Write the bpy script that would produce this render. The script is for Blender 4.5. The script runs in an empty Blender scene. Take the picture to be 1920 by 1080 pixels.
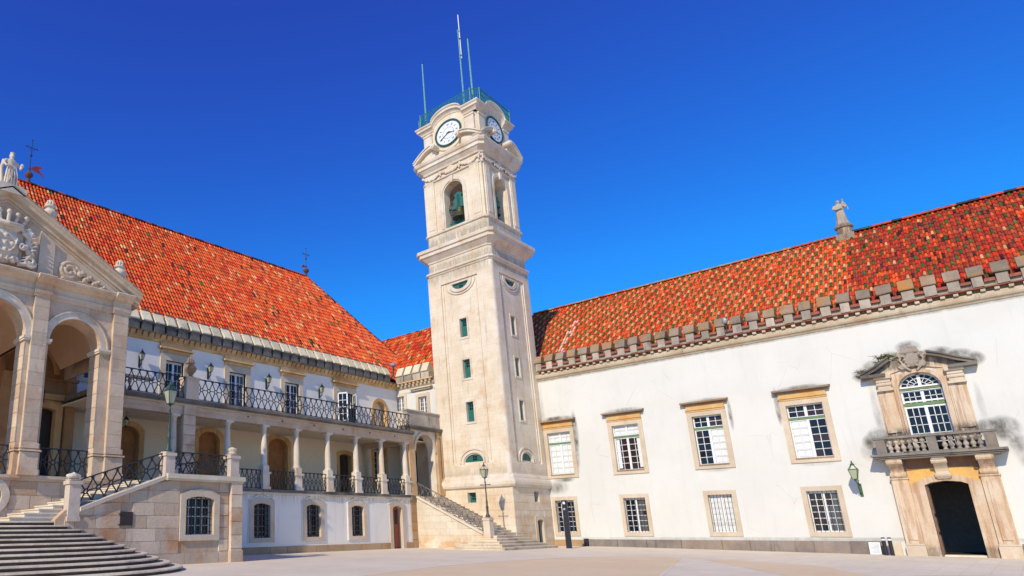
import bpy, bmesh, math, random
from mathutils import Vector, Matrix
from mathutils.geometry import tessellate_polygon
random.seed(7)
S = bpy.context.scene
COL = S.collection
rad = math.radians

# ------------------------------------------------------------------ camera
# wide-angle frame, principal point off the middle (a cropped photograph), fitted to the vanishing points
FPX, PX, PY = 1215.07, 552.79, 663.75
YAW, PIT, ROL = 0.834375, 0.262027, -0.008969
CAMZ = 1.28
cy, sy, cp, sp = math.cos(YAW), math.sin(YAW), math.cos(PIT), math.sin(PIT)
_f = Vector((cp*cy, cp*sy, sp)); _r = Vector((sy, -cy, 0)); _u = _r.cross(_f)
_r2 = _r*math.cos(ROL) + _u*math.sin(ROL); _u2 = _u*math.cos(ROL) - _r*math.sin(ROL)
cd = bpy.data.cameras.new('camera'); cam = bpy.data.objects.new('camera', cd); COL.objects.link(cam)
m = Matrix((( _r2.x, _u2.x, -_f.x, 0), (_r2.y, _u2.y, -_f.y, 0), (_r2.z, _u2.z, -_f.z, CAMZ), (0, 0, 0, 1)))
cam.matrix_world = m
cd.sensor_width = 36; cd.lens = FPX/1920*36
cd.shift_x = (960-PX)/1920; cd.shift_y = (PY-540)/1920
cd.clip_end = 3000; cd.clip_start = 0.1
S.camera = cam

# ------------------------------------------------------------------ world, sun, exposure
SUN_AZ, SUN_EL = 13.0, 32.0            # the rays travel towards +x and a little +y
w = bpy.data.worlds.new('World'); S.world = w; w.use_nodes = True
nt = w.node_tree; nt.nodes.clear()
sky = nt.nodes.new('ShaderNodeTexSky'); sky.sky_type = 'NISHITA'; sky.sun_disc = False
sky.sun_elevation = rad(SUN_EL); sky.sun_rotation = rad(270-SUN_AZ)
sky.air_density = 1.0; sky.dust_density = 0.15; sky.ozone_density = 3.0; sky.altitude = 600
hs = nt.nodes.new('ShaderNodeHueSaturation'); hs.inputs['Saturation'].default_value = 1.32; hs.inputs['Value'].default_value = 1.0
hs.inputs['Hue'].default_value = 0.505
bg = nt.nodes.new('ShaderNodeBackground'); bg.inputs['Strength'].default_value = 0.142
wo = nt.nodes.new('ShaderNodeOutputWorld')
gr = nt.nodes.new('ShaderNodeMix'); gr.data_type = 'RGBA'; gr.blend_type = 'MULTIPLY'; gr.inputs[0].default_value = 1; gr.inputs[7].default_value = (.50, .86, 1.26, 1)
nt.links.new(sky.outputs[0], hs.inputs['Color']); nt.links.new(hs.outputs[0], gr.inputs[6]); # sky graded per channel: green falls off faster than blue towards the zenith
def wm(op, a, b_):
    x = nt.nodes.new('ShaderNodeMath'); x.operation = op
    for i, v in enumerate((a, b_)):
        if isinstance(v, (int, float)): x.inputs[i].default_value = v
        else: nt.links.new(v, x.inputs[i])
    return x.outputs[0]
sp_ = nt.nodes.new('ShaderNodeSeparateColor'); cb_ = nt.nodes.new('ShaderNodeCombineColor'); nt.links.new(gr.outputs[2], sp_.inputs[0])
K = .142
r_, g_, b__ = (wm('MULTIPLY', sp_.outputs[i], K) for i in range(3))
r2 = wm('MINIMUM', wm('ADD', wm('MULTIPLY', wm('POWER', r_, 2), 4.6), .019), wm('ADD', wm('MULTIPLY', r_, 1.2), .012))  # red lifted on the unseen sun side, added to warm the ambient light
g2 = wm('MINIMUM', wm('MULTIPLY', wm('POWER', g_, 1.5), 2.62), wm('MULTIPLY', g_, 1.25)); b2 = wm('MULTIPLY', b__, 1.14)
for i, v in enumerate((r2, g2, b2)): nt.links.new(wm('DIVIDE', v, K), cb_.inputs[i])
nt.links.new(cb_.outputs[0], bg.inputs['Color']); nt.links.new(bg.outputs[0], wo.inputs[0])
sl = bpy.data.lights.new('sun', 'SUN'); sl.energy = 4.15; sl.angle = rad(0.53); sl.color = (1, 0.885, 0.69)
so = bpy.data.objects.new('sun', sl); COL.objects.link(so)
sd = Vector((math.cos(rad(SUN_EL))*math.cos(rad(SUN_AZ)), math.cos(rad(SUN_EL))*math.sin(rad(SUN_AZ)), -math.sin(rad(SUN_EL))))
so.rotation_euler = sd.to_track_quat('-Z', 'Y').to_euler(); so.location = (0, 0, 60)
S.view_settings.view_transform = 'Standard'; S.view_settings.look = 'None'
S.view_settings.exposure = 0.0; S.view_settings.gamma = 1; S.view_settings.use_curve_mapping = False
S.render.engine = 'CYCLES'
S.cycles.max_bounces = 5; S.cycles.diffuse_bounces = 3

# ------------------------------------------------------------------ materials
MATS = {}
def newmat(name):
    mt = bpy.data.materials.new(name); mt.use_nodes = True
    n = mt.node_tree; b = n.nodes['Principled BSDF']; MATS[name] = mt
    return mt, n, b
def nd(n, t, **k):
    x = n.nodes.new(t)
    for a, v in k.items():
        if a in x.inputs.keys() if not hasattr(x, a) else False: x.inputs[a].default_value = v
        elif hasattr(x, a): setattr(x, a, v)
    return x
def math_(n, op, a, b=None, clamp=False):
    x = n.nodes.new('ShaderNodeMath'); x.operation = op; x.use_clamp = clamp
    for i, v in enumerate((a, b)):
        if v is None: continue
        if isinstance(v, (int, float)): x.inputs[i].default_value = v
        else: n.links.new(v, x.inputs[i])
    return x.outputs[0]
def mix(n, fac, a, b, mode='MIX'):
    x = n.nodes.new('ShaderNodeMix'); x.data_type = 'RGBA'; x.blend_type = mode
    for k, v in ((0, fac), (6, a), (7, b)):
        if isinstance(v, (int, float)): x.inputs[k].default_value = v
        elif isinstance(v, tuple): x.inputs[k].default_value = (*v[:3], 1)
        else: n.links.new(v, x.inputs[k])
    return x.outputs[2]
def pos(n, scale=(1, 1, 1), off=(0, 0, 0)):
    g = n.nodes.new('ShaderNodeNewGeometry'); mp = n.nodes.new('ShaderNodeMapping')
    mp.inputs['Scale'].default_value = scale; mp.inputs['Location'].default_value = off
    n.links.new(g.outputs['Position'], mp.inputs['Vector']); return mp.outputs[0]
def noise(n, vec, scale, detail=5, rough=.6, lo=None, hi=None):
    x = n.nodes.new('ShaderNodeTexNoise'); x.inputs['Scale'].default_value = scale
    x.inputs['Detail'].default_value = detail; x.inputs['Roughness'].default_value = rough
    n.links.new(vec, x.inputs['Vector']); o = x.outputs['Fac']
    if lo is not None:
        r = n.nodes.new('ShaderNodeMapRange'); r.inputs[1].default_value = lo; r.inputs[2].default_value = hi
        r.interpolation_type = 'SMOOTHSTEP'
        n.links.new(o, r.inputs[0]); o = r.outputs[0]
    return o
def bump(n, b, h, strength=.3, dist=.02):
    x = n.nodes.new('ShaderNodeBump'); x.inputs['Strength'].default_value = strength; x.inputs['Distance'].default_value = dist
    n.links.new(h, x.inputs['Height']); n.links.new(x.outputs[0], b.inputs['Normal'])
def smask(n, lo, hi, axis='Z'):
    g = n.nodes.new('ShaderNodeNewGeometry'); s = n.nodes.new('ShaderNodeSeparateXYZ'); n.links.new(g.outputs['Position'], s.inputs[0])
    r = n.nodes.new('ShaderNodeMapRange'); r.inputs[1].default_value = lo; r.inputs[2].default_value = hi; r.interpolation_type = 'SMOOTHSTEP'
    n.links.new(s.outputs[axis], r.inputs[0]); return r.outputs[0]

def stone(name, c1, c2, stain=(.45, .2, .07), stain_amt=.5, stain_lo=.52, grey=(.16, .15, .14), grey_amt=.3, rough=.85, bmp=.35, rnd=.12, vstreak=False, lines=0, low=None, band=None):
    mt, n, b = newmat(name)
    p = pos(n)
    c = mix(n, noise(n, p, .9, 4, .6, .35, .65), c1, c2)
    oi = n.nodes.new('ShaderNodeObjectInfo')
    if rnd:
        k = math_(n, 'ADD', math_(n, 'MULTIPLY', oi.outputs['Random'], rnd*2), 1-rnd)
        cc = n.nodes.new('ShaderNodeCombineColor')
        for i in range(3): n.links.new(k, cc.inputs[i])
        c = mix(n, 1.0, c, cc.outputs[0], 'MULTIPLY')
    sf = noise(n, pos(n, (3, 3, .22) if vstreak else (1, 1, 1), (3, 1, 7)), 1.7 if vstreak else .75, 6, .65, stain_lo, stain_lo+.16)
    sf = math_(n, 'MULTIPLY', sf, stain_amt)
    if rnd >= .1:
        rr = n.nodes.new('ShaderNodeMapRange'); rr.inputs[1].default_value = .62; rr.inputs[2].default_value = 1.0; rr.inputs[4].default_value = stain_amt*.75
        fr_ = math_(n, 'FRACT', math_(n, 'MULTIPLY', oi.outputs['Random'], 17.3)); n.links.new(fr_, rr.inputs[0])
        sf = math_(n, 'ADD', sf, math_(n, 'MULTIPLY', rr.outputs[0], noise(n, p, 1.6, 4, .6, .3, .6)), True)
    if low: sf = math_(n, 'ADD', sf, math_(n, 'MULTIPLY', math_(n, 'SUBTRACT', 1.0, smask(n, low[0], low[1])), math_(n, 'MULTIPLY', noise(n, p, 1.3, 5, .6, .38, .6), low[2])), True)
    c = mix(n, sf, c, stain)
    gf = noise(n, pos(n, (2.4, 2.4, .35), (9, 4, 2)), 1.2, 6, .7, .53, .72)
    c = mix(n, math_(n, 'MULTIPLY', gf, grey_amt), c, grey)
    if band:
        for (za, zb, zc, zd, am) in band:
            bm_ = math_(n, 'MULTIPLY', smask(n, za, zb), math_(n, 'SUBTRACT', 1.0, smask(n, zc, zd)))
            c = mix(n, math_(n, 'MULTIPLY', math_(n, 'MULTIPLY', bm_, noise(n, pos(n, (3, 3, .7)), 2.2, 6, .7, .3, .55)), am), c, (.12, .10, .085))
    fine = noise(n, p, 14, 6, .7, .2, .8)
    c = mix(n, .22, c, mix(n, fine, (.25, .22, .2), (1, 1, 1)), 'MULTIPLY')
    h = noise(n, p, 9, 8, .7)
    if lines:
        g = n.nodes.new('ShaderNodeNewGeometry'); s = n.nodes.new('ShaderNodeSeparateXYZ'); n.links.new(g.outputs['Position'], s.inputs[0])
        xy = math_(n, 'ADD', s.outputs['X'], s.outputs['Y'])
        cb = n.nodes.new('ShaderNodeCombineXYZ'); n.links.new(xy, cb.inputs[0]); n.links.new(s.outputs['Z'], cb.inputs[1])
        br = n.nodes.new('ShaderNodeTexBrick'); br.inputs['Scale'].default_value = 1
        br.inputs['Brick Width'].default_value = 1.15; br.inputs['Row Height'].default_value = lines
        br.inputs['Mortar Size'].default_value = .010; br.inputs['Mortar Smooth'].default_value = .3
        br.inputs['Color1'].default_value = (1, 1, 1, 1); br.inputs['Color2'].default_value = (.93, .9, .86, 1); br.inputs['Mortar'].default_value = (.66, .58, .5, 1)
        n.links.new(cb.outputs[0], br.inputs['Vector'])
        c = mix(n, .5, c, br.outputs['Color'], 'MULTIPLY')
    n.links.new(c, b.inputs['Base Color']); b.inputs['Roughness'].default_value = rough
    b.inputs['Specular IOR Level'].default_value = .25
    bump(n, b, h, bmp, .03)
    return mt

def plaster(name, base, spots=(), streak=.25, grime=(.105, .09, .07), topband=None, warm=.0):
    mt, n, b = newmat(name); p = pos(n)
    c = mix(n, noise(n, p, .35, 5, .6, .35, .7), base, tuple(x*.93 for x in base))
    c = mix(n, math_(n, 'MULTIPLY', noise(n, pos(n, (3, 3, .22), (5, 2, 1)), 1.1, 6, .7, .5, .78), streak), c, tuple(x*.6 for x in base))
    c = mix(n, math_(n, 'MULTIPLY', noise(n, p, 2.2, 7, .75, .58, .8), .3), c, tuple(x*.72 for x in base))
    c = mix(n, math_(n, 'MULTIPLY', noise(n, pos(n, (.35, .35, 1.6), (2, 8, 3)), 1.0, 3, .5, .55, .62), .12), c, (.70, .62, .52))
    ck_ = n.nodes.new('ShaderNodeTexVoronoi'); ck_.feature = 'DISTANCE_TO_EDGE'; ck_.inputs['Scale'].default_value = .55; n.links.new(pos(n, (1, 1, .6)), ck_.inputs['Vector'])
    crk = math_(n, 'MULTIPLY', math_(n, 'LESS_THAN', ck_.outputs['Distance'], .0035), noise(n, p, .5, 2, .5, .5, .6))
    c = mix(n, math_(n, 'MULTIPLY', crk, .3), c, tuple(x*.5 for x in base))
    if warm: c = mix(n, math_(n, 'MULTIPLY', noise(n, p, .8, 5, .7, .45, .7), warm), c, (.62, .45, .3))
    if spots:
        g = n.nodes.new('ShaderNodeNewGeometry'); s = n.nodes.new('ShaderNodeSeparateXYZ'); n.links.new(g.outputs['Position'], s.inputs[0])
        acc = None
        for (yc, zc, a, bb, st) in spots:
            dy = math_(n, 'DIVIDE', math_(n, 'SUBTRACT', s.outputs['Y'], yc), a); dz = math_(n, 'DIVIDE', math_(n, 'SUBTRACT', s.outputs['Z'], zc), bb)
            r2 = math_(n, 'ADD', math_(n, 'MULTIPLY', dy, dy), math_(n, 'MULTIPLY', dz, dz))
            k = math_(n, 'MULTIPLY', math_(n, 'SUBTRACT', 1.0, r2, True), st)
            acc = k if acc is None else math_(n, 'MAXIMUM', acc, k)
        nz = noise(n, pos(n, (1, 1, .6)), 2.6, 6, .65, .25, .7)
        acc = math_(n, 'MULTIPLY', math_(n, 'MULTIPLY', math_(n, 'POWER', acc, 1.1), 1.5, True), math_(n, 'ADD', math_(n, 'MULTIPLY', nz, .75), .22), True)
        c = mix(n, acc, c, grime)
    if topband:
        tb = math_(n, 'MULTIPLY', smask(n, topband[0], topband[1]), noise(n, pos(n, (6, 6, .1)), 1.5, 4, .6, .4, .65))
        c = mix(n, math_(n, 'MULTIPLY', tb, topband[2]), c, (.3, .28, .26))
    n.links.new(c, b.inputs['Base Color']); b.inputs['Roughness'].default_value = .9; b.inputs['Specular IOR Level'].default_value = .15
    bump(n, b, noise(n, p, 5, 8, .65), .18, .03)
    return mt

def plain(name, c, rough=.6, metal=0, var=.25, scale=6, spec=.5, c2=None):
    mt, n, b = newmat(name); p = pos(n)
    o = mix(n, noise(n, p, scale, 5, .65, .3, .7), c, c2 if c2 else tuple(x*(1-var) for x in c))
    n.links.new(o, b.inputs['Base Color']); b.inputs['Roughness'].default_value = rough; b.inputs['Metallic'].default_value = metal
    b.inputs['Specular IOR Level'].default_value = spec
    return mt

def tilemat(name):
    mt, n, b = newmat(name); p = pos(n)
    at_ = n.nodes.new('ShaderNodeAttribute'); at_.attribute_name = 'glaze_and_shade'
    c = mix(n, math_(n, 'MULTIPLY', noise(n, p, 4, 6, .7, .45, .75), .45), at_.outputs['Color'], (.16, .07, .04))
    c = mix(n, math_(n, 'MULTIPLY', noise(n, p, 17, 4, .7, .55, .8), .3), c, (.5, .42, .3))
    c = mix(n, math_(n, 'MULTIPLY', noise(n, pos(n, (.6, 1, .6)), .8, 6, .7, .48, .75), .25), c, (.24, .12, .07))
    c = mix(n, math_(n, 'MULTIPLY', noise(n, pos(n, (1, 1, 1), (7, 3, 9)), 2.6, 6, .75, .58, .75), .35), c, (.42, .33, .2))
    n.links.new(c, b.inputs['Base Color']); b.inputs['Roughness'].default_value = .6; b.inputs['Specular IOR Level'].default_value = .3
    bump(n, b, noise(n, p, 30, 3), .2, .01)
    return mt

SPOTS = [(4.35, 8.35, .45, .42, .8), (3.8, 8.72, .55, .35, .8), (3.2, 9.02, .45, .35, .8), (2.5, 9.4, .5, .38, .85), (1.6, 8.98, .6, .3, .85), (.95, 8.72, .6, .33, .85), (.45, 8.45, .42, .38, .8),
         (4.25, 5.25, .55, .55, 1), (4.6, 5.0, .42, .5, .8), (4.85, 4.6, .3, .5, .4), (.55, 5.3, .5, .5, 1), (.15, 5.2, .6, .65, .95), (-.1, 4.6, .35, .8, .6), (-.2, 3.9, .25, .5, .35), (4.15, 6.2, .18, 1.9, .4), (.62, 6.4, .15, 1.2, .3),
         (20.3, 8.18, 1.3, .22, .9), (19.08, 7.2, .24, 1.5, .9), (19.15, 6.0, .22, 1.6, .6), (15.9, 8.16, 1.25, .2, .6), (11.4, 8.14, 1.15, .16, .5), (6.9, 8.14, 1.15, .18, .7), (8.05, 7.3, .14, 1.1, .9), (10.25, 7.2, .12, 1.0, .8),
         (20.7, 3.7, .9, .5, .6), (6.9, 4.2, .85, .14, .35), (11.4, 4.2, .85, .14, .3), (20.2, 4.15, .8, .18, .7), (15, 10.88, 40, .10, .45), (5, .5, 18, .12, .35), (21.2, 7, .25, 5, .3)]
WHITE = (.68, .66, .60)
M_PLB = plaster('white_plaster', WHITE, SPOTS, .14)
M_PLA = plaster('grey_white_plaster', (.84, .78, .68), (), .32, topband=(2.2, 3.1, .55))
M_PLU = plaster('upper_white_plaster', (.84, .79, .71), (), .12)
M_PLG = plaster('gallery_plaster', (.82, .70, .54), (), .2, warm=.12)
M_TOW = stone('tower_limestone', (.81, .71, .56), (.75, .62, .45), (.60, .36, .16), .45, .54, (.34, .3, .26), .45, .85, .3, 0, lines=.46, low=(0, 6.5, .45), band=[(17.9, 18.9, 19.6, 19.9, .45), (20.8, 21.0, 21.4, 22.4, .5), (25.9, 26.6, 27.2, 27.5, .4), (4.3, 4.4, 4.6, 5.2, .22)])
M_TOWC = stone('tower_moulding_limestone', (.76, .67, .55), (.68, .56, .42), (.50, .28, .13), .4, .5, (.3, .26, .22), .3, .85, .25, 0)
M_WARM = stone('warm_ashlar', (.68, .53, .38), (.60, .46, .33), (.54, .24, .09), .55, .5, (.22, .21, .19), .35, .88, .7, .14)
M_PORT = stone('portico_limestone', (.68, .53, .38), (.60, .45, .31), (.50, .25, .11), .45, .5, (.24, .22, .2), .4, .88, .5, .1)
M_TRIM = stone('window_frame_limestone', (.68, .56, .42), (.60, .48, .34), (.50, .27, .10), .35, .54, (.25, .22, .19), .2, .85, .3, .06)
M_CORN = stone('cornice_limestone', (.78, .52, .25), (.66, .40, .18), (.42, .22, .08), .45, .48, (.17, .15, .13), .4, .85, .4, .15)
M_BCORN = stone('pale_cornice_limestone', (.60, .50, .36), (.50, .38, .25), (.40, .2, .09), .3, .52, (.13, .11, .1), .5, .85, .4, .15)
M_ORNG = stone('ochre_stained_limestone', (.70, .56, .41), (.63, .45, .29), (.40, .20, .09), .6, .46, (.22, .17, .13), .35, .85, .45, .05, vstreak=True, band=[(4.3, 4.5, 5.35, 5.75, .95), (8.25, 8.5, 20, 21, .8), (-1, -.6, .1, .35, .6)])
M_YELL = stone('yellow_stained_limestone', (.70, .48, .25), (.66, .38, .13), (.58, .25, .05), .45, .48, (.3, .2, .12), .2, .85, .3, .03)
M_BRST = stone('brown_stained_stone', (.36, .20, .12), (.28, .15, .09), (.5, .25, .1), .5, .5, (.1, .07, .06), .5, .9, .4, .05)
M_LINT = stone('bright_ochre_stone', (.78, .50, .17), (.72, .42, .13), (.62, .28, .07), .5, .5, (.3, .2, .12), .2, .85, .3, .03)
M_DARK = stone('lichen_dark_stone', (.20, .18, .15), (.12, .11, .10), (.32, .2, .1), .3, .55, (.05, .05, .05), .5, .95, .8, .2)
M_LICH = stone('lichen_cap_stone', (.36, .27, .19), (.26, .20, .14), (.46, .22, .07), .65, .5, (.1, .09, .085), .45, .95, .9, .15)
M_BALC = stone('weathered_balcony_stone', (.30, .26, .21), (.22, .19, .16), (.36, .22, .1), .3, .56, (.08, .07, .065), .6, .95, .7, .04)
M_PALE = stone('pale_sloping_cap_stone', (.82, .72, .50), (.70, .62, .43), (.4, .32, .2), .3, .55, (.25, .24, .21), .4, .9, .5, .12)
M_MERB = stone('merlon_block_stone', (.52, .44, .34), (.36, .30, .24), (.3, .22, .15), .3, .55, (.08, .08, .08), .75, .9, .7, .2)
M_STEP = stone('step_limestone', (.80, .67, .49), (.70, .58, .42), (.28, .2, .14), .4, .5, (.15, .13, .11), .5, .9, .5, .08)
M_NEWEL = stone('newel_limestone', (.64, .53, .43), (.56, .46, .37), (.48, .26, .13), .35, .5, (.25, .23, .2), .3, .85, .3, .03)
M_RISER = stone('shade_toned_riser_stone', (.16, .12, .095), (.11, .085, .07), (.2, .12, .07), .4, .5, (.05, .05, .05), .6, .95, .7, .1)  # shade under the step nosings painted in as dark brown stone
M_SPLI = stone('rough_plinth_stone', (.30, .25, .21), (.22, .18, .155), (.45, .27, .12), .3, .6, (.11, .1, .09), .6, .95, .8, .15)
M_OPLI = stone('ochre_plinth_stone', (.48, .33, .20), (.42, .28, .16), (.48, .24, .08), .5, .48, (.2, .15, .12), .4, .9, .5, .12)
M_STAT = stone('statue_marble', (.74, .63, .49), (.62, .51, .39), (.45, .26, .16), .3, .56, (.2, .18, .16), .35, .8, .3, 0)
M_SWAL = stone('stair_wall_limestone', (.74, .66, .53), (.68, .57, .42), (.62, .34, .12), .25, .58, (.35, .31, .27), .15, .85, .3, .05, low=(.15, 1.2, .75))
M_TILE = tilemat('roof_tile')
M_BRICK = plain('red_brick_tile', (.36, .10, .05), .85, c2=(.18, .07, .05))
M_ROOFB = plain('roof_bedding', (.16, .05, .03), .95)
M_WPAINT = plain('white_window_paint', (.76, .75, .72), .45, var=.06)
M_SHADEDW = plain('shade_toned_window_paint', (.42, .38, .33), .6, var=.2)  # white frame paint darkened, standing in for shadow on the basement windows
M_WPANEL = plain('white_shutter_paint', (.72, .72, .71), .5, var=.08)
M_GREEN = plain('green_paint', (.14, .24, .09), .5)
M_TEAL = plain('teal_door_paint', (.015, .14, .115), .55, var=.3)
M_DTEAL = plain('dark_green_door_paint', (.012, .05, .035), .55)
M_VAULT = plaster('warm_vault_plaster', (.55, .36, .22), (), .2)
M_IRON = plain('black_wrought_iron', (.018, .018, .024), .55, var=.3)
M_GIRON = plain('grey_worn_iron', (.20, .17, .15), .6, c2=(.09, .07, .06))
M_VERD = plain('verdigris_metal', (.04, .08, .07), .5, var=.4, c2=(.02, .04, .035))
M_TRAIL = plain('green_railing_paint', (.02, .20, .17), .5, var=.3)
M_DPOLE = plain('dark_lamp_iron', (.06, .065, .06), .5)
M_LGREEN = plain('green_lantern_paint', (.05, .12, .03), .45)
M_REDD = plain('red_brown_door_wood', (.40, .09, .035), .55, var=.35)
M_BROWN = plain('dark_brown_door_wood', (.035, .02, .015), .6)
M_BRNW = plain('brown_board_wood', (.42, .17, .055), .7, var=.35, scale=2)
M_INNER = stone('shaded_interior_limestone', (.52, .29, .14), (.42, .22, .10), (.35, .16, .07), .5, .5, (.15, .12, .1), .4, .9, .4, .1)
M_PORTD = plain('old_portal_door_wood', (.22, .12, .07), .7, var=.4)
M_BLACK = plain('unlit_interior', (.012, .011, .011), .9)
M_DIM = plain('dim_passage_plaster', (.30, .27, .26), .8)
M_BRONZE = plain('bronze_bell', (.10, .11, .05), .45, .6)
M_DIAL = plain('clock_dial_enamel', (.74, .76, .78), .5, var=.08)
M_CRING = plain('dark_green_clock_ring', (.015, .07, .06), .5)
M_INK = plain('dark_clock_ink', (.03, .04, .05), .6)
M_TOTEM = plain('dark_sign_metal', (.02, .02, .03), .5)
M_SIGNW = plain('white_sign_print', (.75, .75, .75), .6, var=.05)
M_RUST = plain('rusty_iron', (.12, .05, .035), .8)
M_REDM = plain('red_painted_vane', (.35, .035, .02), .6)
M_FERN = plain('fern_leaf', (.10, .13, .03), .7, c2=(.22, .17, .05))
M_GRAV = None
mt, n, b = newmat('glass_pane'); b.inputs['Base Color'].default_value = (.010, .012, .018, 1); b.inputs['Roughness'].default_value = .08; b.inputs['Specular IOR Level'].default_value = .28
mt.use_nodes = True; M_GLASS = mt
GL = [M_GLASS]
for nm_, cc_, rg in (('glass_pane_warm', (.035, .018, .016), .12), ('glass_pane_curtained', (.10, .10, .10), .2), ('glass_pane_blue', (.012, .02, .045), .05)):
    mt, n, b = newmat(nm_); b.inputs['Base Color'].default_value = (*cc_, 1); b.inputs['Roughness'].default_value = rg; b.inputs['Specular IOR Level'].default_value = .35; GL.append(mt)
mt, n, b = newmat('lantern_glass'); b.inputs['Base Color'].default_value = (.42, .44, .30, 1); b.inputs['Roughness'].default_value = .15
b.inputs['Transmission Weight'].default_value = .15; M_LGLASS = mt
# ground
def groundmat(name, c1, c2, line=(.30, .27, .24), joints=True, sc=1.0):
    mt, n, b = newmat(name); p = pos(n)
    c = mix(n, noise(n, p, .35, 6, .65, .35, .68), c1, c2)
    c = mix(n, math_(n, 'MULTIPLY', noise(n, pos(n, (.5, 2.5, 1)), .9, 7, .7, .5, .75), .35), c, tuple(x*.74 for x in c1))
    c = mix(n, math_(n, 'MULTIPLY', noise(n, p, 30, 4, .8, .4, .8), .25), c, tuple(x*.6 for x in c1))
    if joints:
        v = n.nodes.new('ShaderNodeTexBrick'); v.inputs['Scale'].default_value = sc; v.inputs['Mortar Size'].default_value = .008
        v.inputs['Brick Width'].default_value = 1.1; v.inputs['Row Height'].default_value = .62
        v.inputs['Color1'].default_value = (1, 1, 1, 1); v.inputs['Color2'].default_value = (.86, .85, .84, 1); v.inputs['Mortar'].default_value = (.55, .5, .46, 1)
        n.links.new(p, v.inputs['Vector']); c = mix(n, .4, c, v.outputs['Color'], 'MULTIPLY')
    n.links.new(c, b.inputs['Base Color']); b.inputs['Roughness'].default_value = .92; b.inputs['Specular IOR Level'].default_value = .2
    bump(n, b, noise(n, p, 12, 8, .8), .5, .02)
    return mt
M_PAVE = groundmat('pale_paving_stone', (.80, .69, .53), (.74, .635, .48))
M_GRAV = groundmat('sandy_gravel', (.78, .60, .385), (.74, .56, .35), joints=False)

# ------------------------------------------------------------------ frames and mesh builder
class Fr:
    def __init__(s, o, u, n): s.o, s.u, s.n = Vector(o), Vector(u), Vector(n)
    def __call__(s, a, z, d=0): return s.o + s.u*a + s.n*d + Vector((0, 0, z))
FB = Fr((42, 0, 0), (0, 1, 0), (-1, 0, 0))       # right-hand wing wall
FA = Fr((0, 26.4, 0), (1, 0, 0), (0, -1, 0))     # left wing, basement wall and colonnade
FU = Fr((0, 30.5, 0), (1, 0, 0), (0, -1, 0))     # left wing, gallery back wall and upper storey
FS = Fr((0, 21.6, 0), (1, 0, 0), (0, -1, 0))     # staircase wall
FP = Fr((0, 23.6, 0), (1, 0, 0), (0, -1, 0))     # portico front
FM = Fr((38, 0, 0), (0, 1, 0), (-1, 0, 0))       # short wall above the corner porch
FL = Fr((37.3, 0, 0), (0, 1, 0), (-1, 0, 0))     # tower, lit face
FR = Fr((0, 21.27, 0), (1, 0, 0), (0, -1, 0))    # tower, right face
FT = Fr((34.3, 0, 0), (0, 1, 0), (-1, 0, 0))     # wall of the tower staircase
WL = {}
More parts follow.
